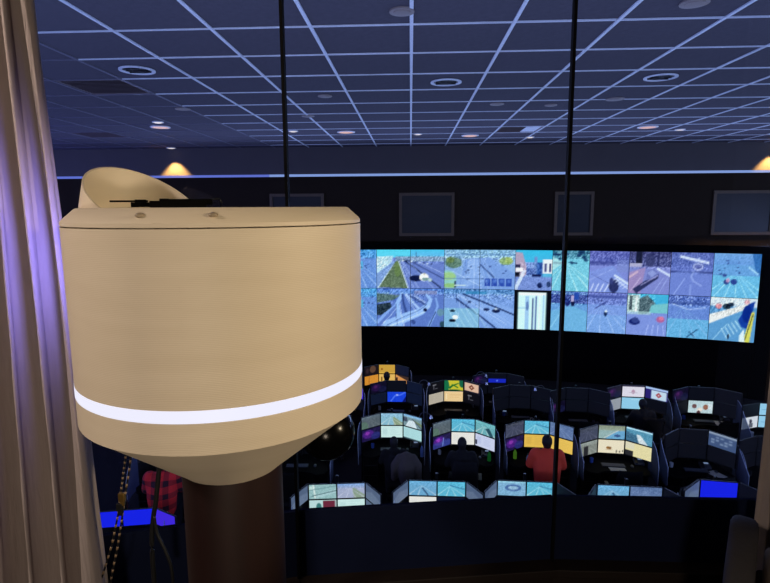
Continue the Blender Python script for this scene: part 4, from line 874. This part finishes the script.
# third row
C0 = bank((338, 396), 3, {('upper', 'middle'): 'dark_blue', ('upper', 'right'): 'flat_blue2', ('lower', 'right'): 'off'}, 'the half-hidden back desk', 3, 1, 36, seed=14)
C1 = bank((396.7, 391.5), 3, all6('dim_purple', 'off', 'dark_blue', 'dark_blue', 'blue', 'dark_blue'), 'the desk with a bright blue screen', 3, 1.0, 36, wy=0, seed=15)
C2 = bank((453.6, 391), 3, all6('marks', 'green', 'diamond', 'cream_dim', 'cream_lines', 'marks'), 'the green screen desk', 3, 1.0, 38, seed=16)
C3 = bank((520, 397), 3, all6('off', 'off', 'off', 'off', 'off', 'off'), 'the unlit third-row desk', 3, 1.05, 36, seed=17)
C4 = bank((577, 400), 3, all6('off', 'off', 'off', 'dim_purple', 'off', 'off'), 'the desk behind the right mullion', 3, 1.05, 36, seed=18)
C5 = bank((633, 397.3), 3, all6('dim_purple', 'white_logo', 'diamond2', 'silver', 'sky_blue', 'off'), 'the red-diamond desk', 3, 1.08, 38, seed=19)
C6 = bank((701, 400.5), 3, all6('dim_purple', 'off', 'off', 'off', 'figures', 'off'), 'the back desk showing two figures', 3, 1.15, 36, seed=20)
C7 = bank((771, 416), 3, all6('off', 'cyan_sheet', 'cyan_sheet', 'white_sheet', 'cyan_sheet', 'off'), 'the back desk at the right edge', 3, 1.0, 30, seed=21)
# last row
D0 = bank((387, 373.8), 3, all6('brown', 'amber', 'dark_blue', 'orange', 'amber2', 'peach'), 'the farthest amber desk', 3, .95, 36, wy=.0, seed=22)
D1 = bank((497, 383.5), 3, all6('dim_purple', 'blue_band', 'off', 'off', 'off', 'off'), 'the farthest blue-band desk', 3, 1.0, 36, seed=23, chair=False)

# ================================================================== PEOPLE
def voxel(bm, name, m, size, ratio=None):
    me = bpy.data.meshes.new(name); bm.to_mesh(me); bm.free(); o = bpy.data.objects.new('tmp', me); COL.objects.link(o)
    r = o.modifiers.new('r', 'REMESH'); r.mode = 'VOXEL'; r.voxel_size = size
    s = o.modifiers.new('s', 'SMOOTH'); s.factor = .5; s.iterations = 3
    if ratio: d = o.modifiers.new('d', 'DECIMATE'); d.ratio = ratio
    dg = bpy.context.evaluated_depsgraph_get(); out = bpy.data.meshes.new_from_object(o.evaluated_get(dg)); out.name = name
    bpy.data.objects.remove(o); bpy.data.meshes.remove(me); out.materials.clear(); out.materials.append(m)
    for p in out.polygons: p.use_smooth = True
    return out
def capsule(bm, p, q, r0, r1, seg=12):
    p, q = Vector(p), Vector(q); n = max(2, int((q - p).length / (min(r0, r1) * .9)) + 1)
    tube_into(bm, [p.lerp(q, i / n) for i in range(n + 1)], [r0 + (r1 - r0) * i / n for i in range(n + 1)], seg)
    sphere_into(bm, p, r0); sphere_into(bm, q, r1)
def chain(bm, pts_, rs):
    for a, b, r0, r1 in zip(pts_, pts_[1:], rs, rs[1:]): capsule(bm, a, b, r0, r1)
HEADC = Vector((0, .14, 1.26))
def joints(s, reach=0.0):
    sh = (s * .185, .06, 1.06); el = (s * .27, .14, .84); wr = (s * .15, .40 + reach, .80)
    return sh, el, wr
def body_mesh():
    bm = bmesh.new()
    chain(bm, [(0, 0, .56), (0, .01, .74), (0, .05, .93), (0, .07, 1.04)], [.135, .12, .14, .11])
    for s in (-1, 1):
        capsule(bm, (s * .06, .05, .93), (s * .10, .06, 1.03), .11, .085)
    chain(bm, [(0, .075, 1.06), (0, .10, 1.15), (0, .12, 1.21)], [.065, .055, .055])
    sphere_into(bm, HEADC, .1, (.78, .98, 1.15), 20, 14); sphere_into(bm, HEADC + Vector((0, .03, -.06)), .07, (.85, .95, .9), 16, 10)
    capsule(bm, HEADC + Vector((0, .10, .01)), HEADC + Vector((0, .115, -.025)), .010, .015)          # nose
    capsule(bm, HEADC + Vector((-.018, .095, -.055)), HEADC + Vector((.018, .095, -.055)), .008, .008)  # lips
    for s in (-1, 1):
        sphere_into(bm, HEADC + Vector((s * .080, -.005, -.01)), .022, (.4, .8, 1.3)); capsule(bm, HEADC + Vector((s * .015, .09, .025)), HEADC + Vector((s * .045, .08, .027)), .01, .008)
        sh, el, wr = joints(s); chain(bm, [sh, el, wr], [.058, .045, .030])
        palm = Vector(wr) + Vector((-s * .01, .06, -.005)); chain(bm, [wr, palm], [.028, .030]); sphere_into(bm, palm + Vector((s * .012, .0, 0)), .030, (1.15, 1.2, .55))
        for k in range(4):
            bx = palm + Vector((s * (.030 - k * .019), .028, .002)); L = (.055, .068, .074, .066)[k]
            chain(bm, [bx, bx + Vector((0, L * .5, .004)), bx + Vector((0, L * .8, -.012)), bx + Vector((0, L * .92, -.028))], [.0085, .0082, .0078, .007])
        tb = Vector(wr) + Vector((-s * .03, .03, -.005)); chain(bm, [tb, tb + Vector((-s * .028, .022, -.004)), tb + Vector((-s * .034, .048, -.012))], [.011, .0095, .0085])
        chain(bm, [(s * .09, .0, .55), (s * .12, .42, .56)], [.088, .060]); chain(bm, [(s * .12, .42, .56), (s * .12, .38, .32), (s * .12, .36, .09)], [.058, .052, .036])
        chain(bm, [(s * .12, .33, .05), (s * .125, .48, .035), (s * .13, .55, .03)], [.04, .038, .03])
    return voxel(bm, 'body', M_SKIN, .0105, .5)
def jacket_mesh(m, puff, name='jacket', hood=False):
    bm = bmesh.new(); e = puff
    chain(bm, [(0, -.01, .54), (0, 0, .74), (0, .04, .92), (0, .06, 1.05)], [.155 + e, .15 + e, .155 + e, .10 + e * .6])
    for s in (-1, 1):
        capsule(bm, (s * .08, -.005, .58), (s * .09, .0, .8), .10 + e, .11 + e); capsule(bm, (s * .09, .03, .86), (s * .12, .05, 1.03), .12 + e, .085 + e)
        sh, el, wr = joints(s); chain(bm, [sh, el, Vector(wr) - Vector((-s * .01, .02, 0))], [.080 + e, .062 + e * .7, .044])
    chain(bm, [(-.05, .07, 1.125), (.05, .07, 1.125)], [.055, .055])
    if hood: sphere_into(bm, (0, -.01, 1.10), .10, (1.2, .7, .8))
    return voxel(bm, name, m, .018, .5)
def trouser_mesh(m):
    bm = bmesh.new(); capsule(bm, (-.05, 0, .57), (.05, 0, .57), .14, .14)
    for s in (-1, 1): chain(bm, [(s * .09, .0, .56), (s * .12, .42, .565), (s * .12, .38, .32), (s * .12, .36, .12)], [.105, .078, .072, .06])
    return voxel(bm, 'trousers', m, .02, .5)
def shoe_mesh():
    bm = bmesh.new()
    for s in (-1, 1): chain(bm, [(s * .12, .32, .05), (s * .125, .48, .045), (s * .13, .57, .036)], [.05, .048, .036])
    return voxel(bm, 'shoes', M_BLACK, .015, .5)
def hair_mesh():
    bm = bmesh.new(); sphere_into(bm, HEADC + Vector((0, -.015, .018)), .108, (.82, .98, 1.1), 20, 14); sphere_into(bm, HEADC + Vector((0, -.05, -.05)), .07, (1, .7, .9))
    bmesh.ops.bisect_plane(bm, geom=bm.verts[:] + bm.edges[:] + bm.faces[:], plane_co=HEADC + Vector((0, .045, .02)), plane_no=Vector((0, 1, -.75)).normalized(), clear_outer=True)
    return finish(bm, 'hair', M_HAIR, True)
BODY, TROUS, SHOES, HAIR = body_mesh(), trouser_mesh(mat('dark_trousers', (22, 24, 34), .9)), shoe_mesh(), hair_mesh()
bm = bmesh.new()
for s in (-1, 1): sphere_into(bm, HEADC + Vector((s * .031, .083, .008)), .011)
EYES = finish(bm, 'eyes', mat('eye', (200, 200, 200), .3), True)
def plaid():
    m = bpy.data.materials.new('red_plaid'); m.use_nodes = True; nt = m.node_tree; b = nt.nodes['Principled BSDF']; tc = nt.nodes.new('ShaderNodeTexCoord')
    fac = []
    for d in ('X', 'Z'):
        wv = nt.nodes.new('ShaderNodeTexWave'); wv.bands_direction = d; wv.inputs['Scale'].default_value = 1.7; nt.links.new(tc.outputs['Object'], wv.inputs['Vector'])
        cr = nt.nodes.new('ShaderNodeMath'); cr.operation = 'GREATER_THAN'; cr.inputs[1].default_value = .6; nt.links.new(wv.outputs['Fac'], cr.inputs[0]); fac.append(cr)
    ad = nt.nodes.new('ShaderNodeMath'); ad.operation = 'ADD'; nt.links.new(fac[0].outputs[0], ad.inputs[0]); nt.links.new(fac[1].outputs[0], ad.inputs[1])
    hv = nt.nodes.new('ShaderNodeMath'); hv.operation = 'MULTIPLY'; hv.inputs[1].default_value = .5; nt.links.new(ad.outputs[0], hv.inputs[0])
    mx = nt.nodes.new('ShaderNodeMixRGB'); mx.inputs[1].default_value = (*lin((244, 46, 48)), 1); mx.inputs[2].default_value = (*lin((60, 22, 34)), 1)
    nt.links.new(hv.outputs[0], mx.inputs[0]); nt.links.new(mx.outputs[0], b.inputs['Base Color']); b.inputs['Roughness'].default_value = .9; return m
M_RED = mat('red_jacket', (248, 74, 44), .8, noise=.12, nscale=9, bump=.3)
M_DARKC = mat('black_jacket', (8, 8, 11), .9, noise=.2, nscale=20)
M_GREYC = mat('grey_brown_jacket', (74, 66, 62), .9, noise=.2, nscale=14, bump=.4)
J_RED, J_DARK, J_PLAID = jacket_mesh(M_RED, .035), jacket_mesh(M_DARKC, .01), jacket_mesh(plaid(), .03)
def person(bk_, lx, ly, turn, jacket, label, sc=1.0, dz=0.0):
    base, rz, at = bk_; x, y = at(lx, ly)
    t = tag(empty('person', (x, y, FLOOR), rz + turn), label, 'person'); t.scale = (sc, sc, sc)
    for nm, me in (('body', BODY), ('hair', HAIR), ('eyes', EYES), ('jacket', jacket), ('trousers', TROUS), ('shoes', SHOES)): link(nm, me, t)
    return t
person(B3, .04, -.98, -.05, J_RED, 'person in a bulky red jacket seated at the yellow screens', 1.08)
person(B2, -.06, -.95, .03, J_DARK, 'person in black seated in front of the white page screen')
person(B1, .06, -1.02, .05, J_DARK, 'person in dark clothes seated under the pale screens beside the grey-jacket chair', .93)
person(C5, -.02, -.92, .0, J_DARK, 'person in dark clothes seated at the back desk with the sky blue screen')
person(D0, .02, -.72, .0, J_DARK, 'person in dark clothes seated at the farthest amber screens', 1.0)
BX = bank_at(-4.42, 9.55, .12, 'the hidden desk of the person in red plaid')
pl = person(BX, .02, -1.0, .02, J_PLAID, 'person in a red plaid shirt seated behind the blue screens', 1.1)
# jacket draped over the empty chair at B1
bm = bmesh.new()
chain(bm, [(0, -.36, .70), (0, -.38, .95), (0, -.36, 1.10)], [.14, .16, .13])
for s in (-1, 1): chain(bm, [(s * .12, -.36, 1.10), (s * .22, -.38, .98), (s * .23, -.38, .72)], [.09, .075, .06])
x, y = B1[2](.30, -1.08)
tag(link('draped_jacket', voxel(bm, 'draped_jacket', M_GREYC, .018, .6), None, (x, y, FLOOR)), 'grey-brown jacket draped over a chair back in the second row', 'jacket')

# ================================================================== SMALL DESK THINGS
def desk_bottle(bk_, lx, ly, rgb, label, emit=0, nm='bottle', h=1.0):
    x, y = bk_[2](lx, ly); t = tag(empty(nm, (x, y, FLOOR + DZ)), label, 'bottle')
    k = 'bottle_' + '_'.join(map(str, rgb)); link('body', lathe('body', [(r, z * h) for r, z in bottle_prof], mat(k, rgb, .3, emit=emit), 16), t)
    link('cap', lathe('cap', [(0, .222 * h), (.016, .222 * h), (.016, .196 * h), (0, .196 * h)], M_BLACK, 12), t); return t
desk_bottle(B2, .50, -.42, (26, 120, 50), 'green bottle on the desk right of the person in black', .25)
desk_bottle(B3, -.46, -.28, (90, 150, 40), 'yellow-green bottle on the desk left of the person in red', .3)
desk_bottle(B3, -.24, -.50, (150, 200, 226), 'pale blue bottle on the desk left of the red jacket')
desk_bottle(B1, .62, -.60, (110, 140, 200), 'blue water bottle on the desk beside the grey-jacket chair', 0, 'water_bottle', 1.2)
x, y = B4[2](.02, -.40); pp = tag(link('paper_sheet', boxes('paper_sheet', mat('white_paper', (220, 214, 200), .9), [((0, 0, .002), (.30, .21, .003))]), None, (x, y, FLOOR + DZ)), 'white paper sheet on the desk below the cream screens', 'paper')
def phone(bk_, lx, ly, label):
    x, y = bk_[2](lx, ly); t = tag(empty('desk_phone', (x, y, FLOOR + DZ), bk_[1]), label, 'phone')
    link('base', boxes('base', MATS['grey_mouse'], [((0, 0, .03), (.18, .18, .05), Matrix.Rotation(.25, 3, 'X'))], .006), t)
    link('handset', boxes('handset', M_BLACK, [((-.06, 0, .065), (.045, .2, .03), Matrix.Rotation(.25, 3, 'X'))], .01), t); link('display', boxes('display', mat('phone_display', (150, 176, 220), .4, emit=.5), [((.03, .045, .066), (.08, .045, .004), Matrix.Rotation(.25, 3, 'X'))]), t)
for b_, lx, l in [(B2, .46, 'desk phone right of the lilac form screen'), (B4, .50, 'desk phone at the cream-lit desk'), (B5, .20, 'desk phone on the dark desk with a tilted screen'), (C5, .42, 'desk phone at the red diamond screen'), (C6, .50, 'desk phone on the two-figures desk'), (C3, -.40, 'desk phone on the unlit back desk left of the right mullion'), (C1, .46, 'desk phone at the bright blue screen'), (B1, .48, 'desk phone beside the pale teal page')]:
    phone(b_, lx, -.12 if b_ is not B2 else -.16, l)
def papers(bk_, lx, ly, r, label):
    x, y = bk_[2](lx, ly); tag(link('paper_sheet', boxes('paper_sheet', MATS['white_paper'], [((0, 0, .002), (.21, .29, .003))]), None, (x, y, FLOOR + DZ)), label, 'paper').rotation_euler = (0, 0, r)
papers(B5, .30, -.40, .4, 'white paper on the dark desk with the tilted screen'); papers(C3, .2, -.42, .2, 'white paper on the unlit back desk left of the right mullion'); papers(C6, .3, -.36, -.1, 'white paper on the two-figures desk')

def gooseneck(bk_, lx, ly, lean, label):
    x, y = bk_[2](lx, ly); t = tag(empty('gooseneck_lamp', (x, y, FLOOR + DZ), bk_[1]), label, 'lamp', 'gooseneck desk lamps')
    link('base', lathe('base', [(0, 0), (.05, 0), (.05, .015), (.015, .025), (0, .025)], M_BLACKM, 14), t)
    ps = smooth_path([Vector(p) for p in [(0, 0, .02), (0, 0, .35), (0, 0, .62), (lean * .06, -.02, .74), (lean * .16, -.05, .76), (lean * .24, -.08, .70)]])
    link('neck', tube('neck', ps, .008, mat('dull_grey_metal', (70, 74, 84), .6), 6), t)
    h = link('lamp_head', lathe('lamp_head', [(.012, .05), (.02, .045), (.042, -.02), (.036, -.02), (.0, .02)], M_CHROME, 14), t, (lean * .245, -.085, .67))
for b_, lx, lean, l in [(C1, .56, 1, 'gooseneck lamp right of the bright blue screen'), (C2, .56, 1, 'gooseneck lamp right of the brown diamond screen'), (C3, .57, -1, 'gooseneck lamp right of the unlit third-row desk'), (B1, .58, 1, 'gooseneck lamp right of the pale teal page'), (D1, -.56, 1, 'gooseneck lamp left of the blue band screen')]:
    gooseneck(b_, lx, -.10, lean, l)
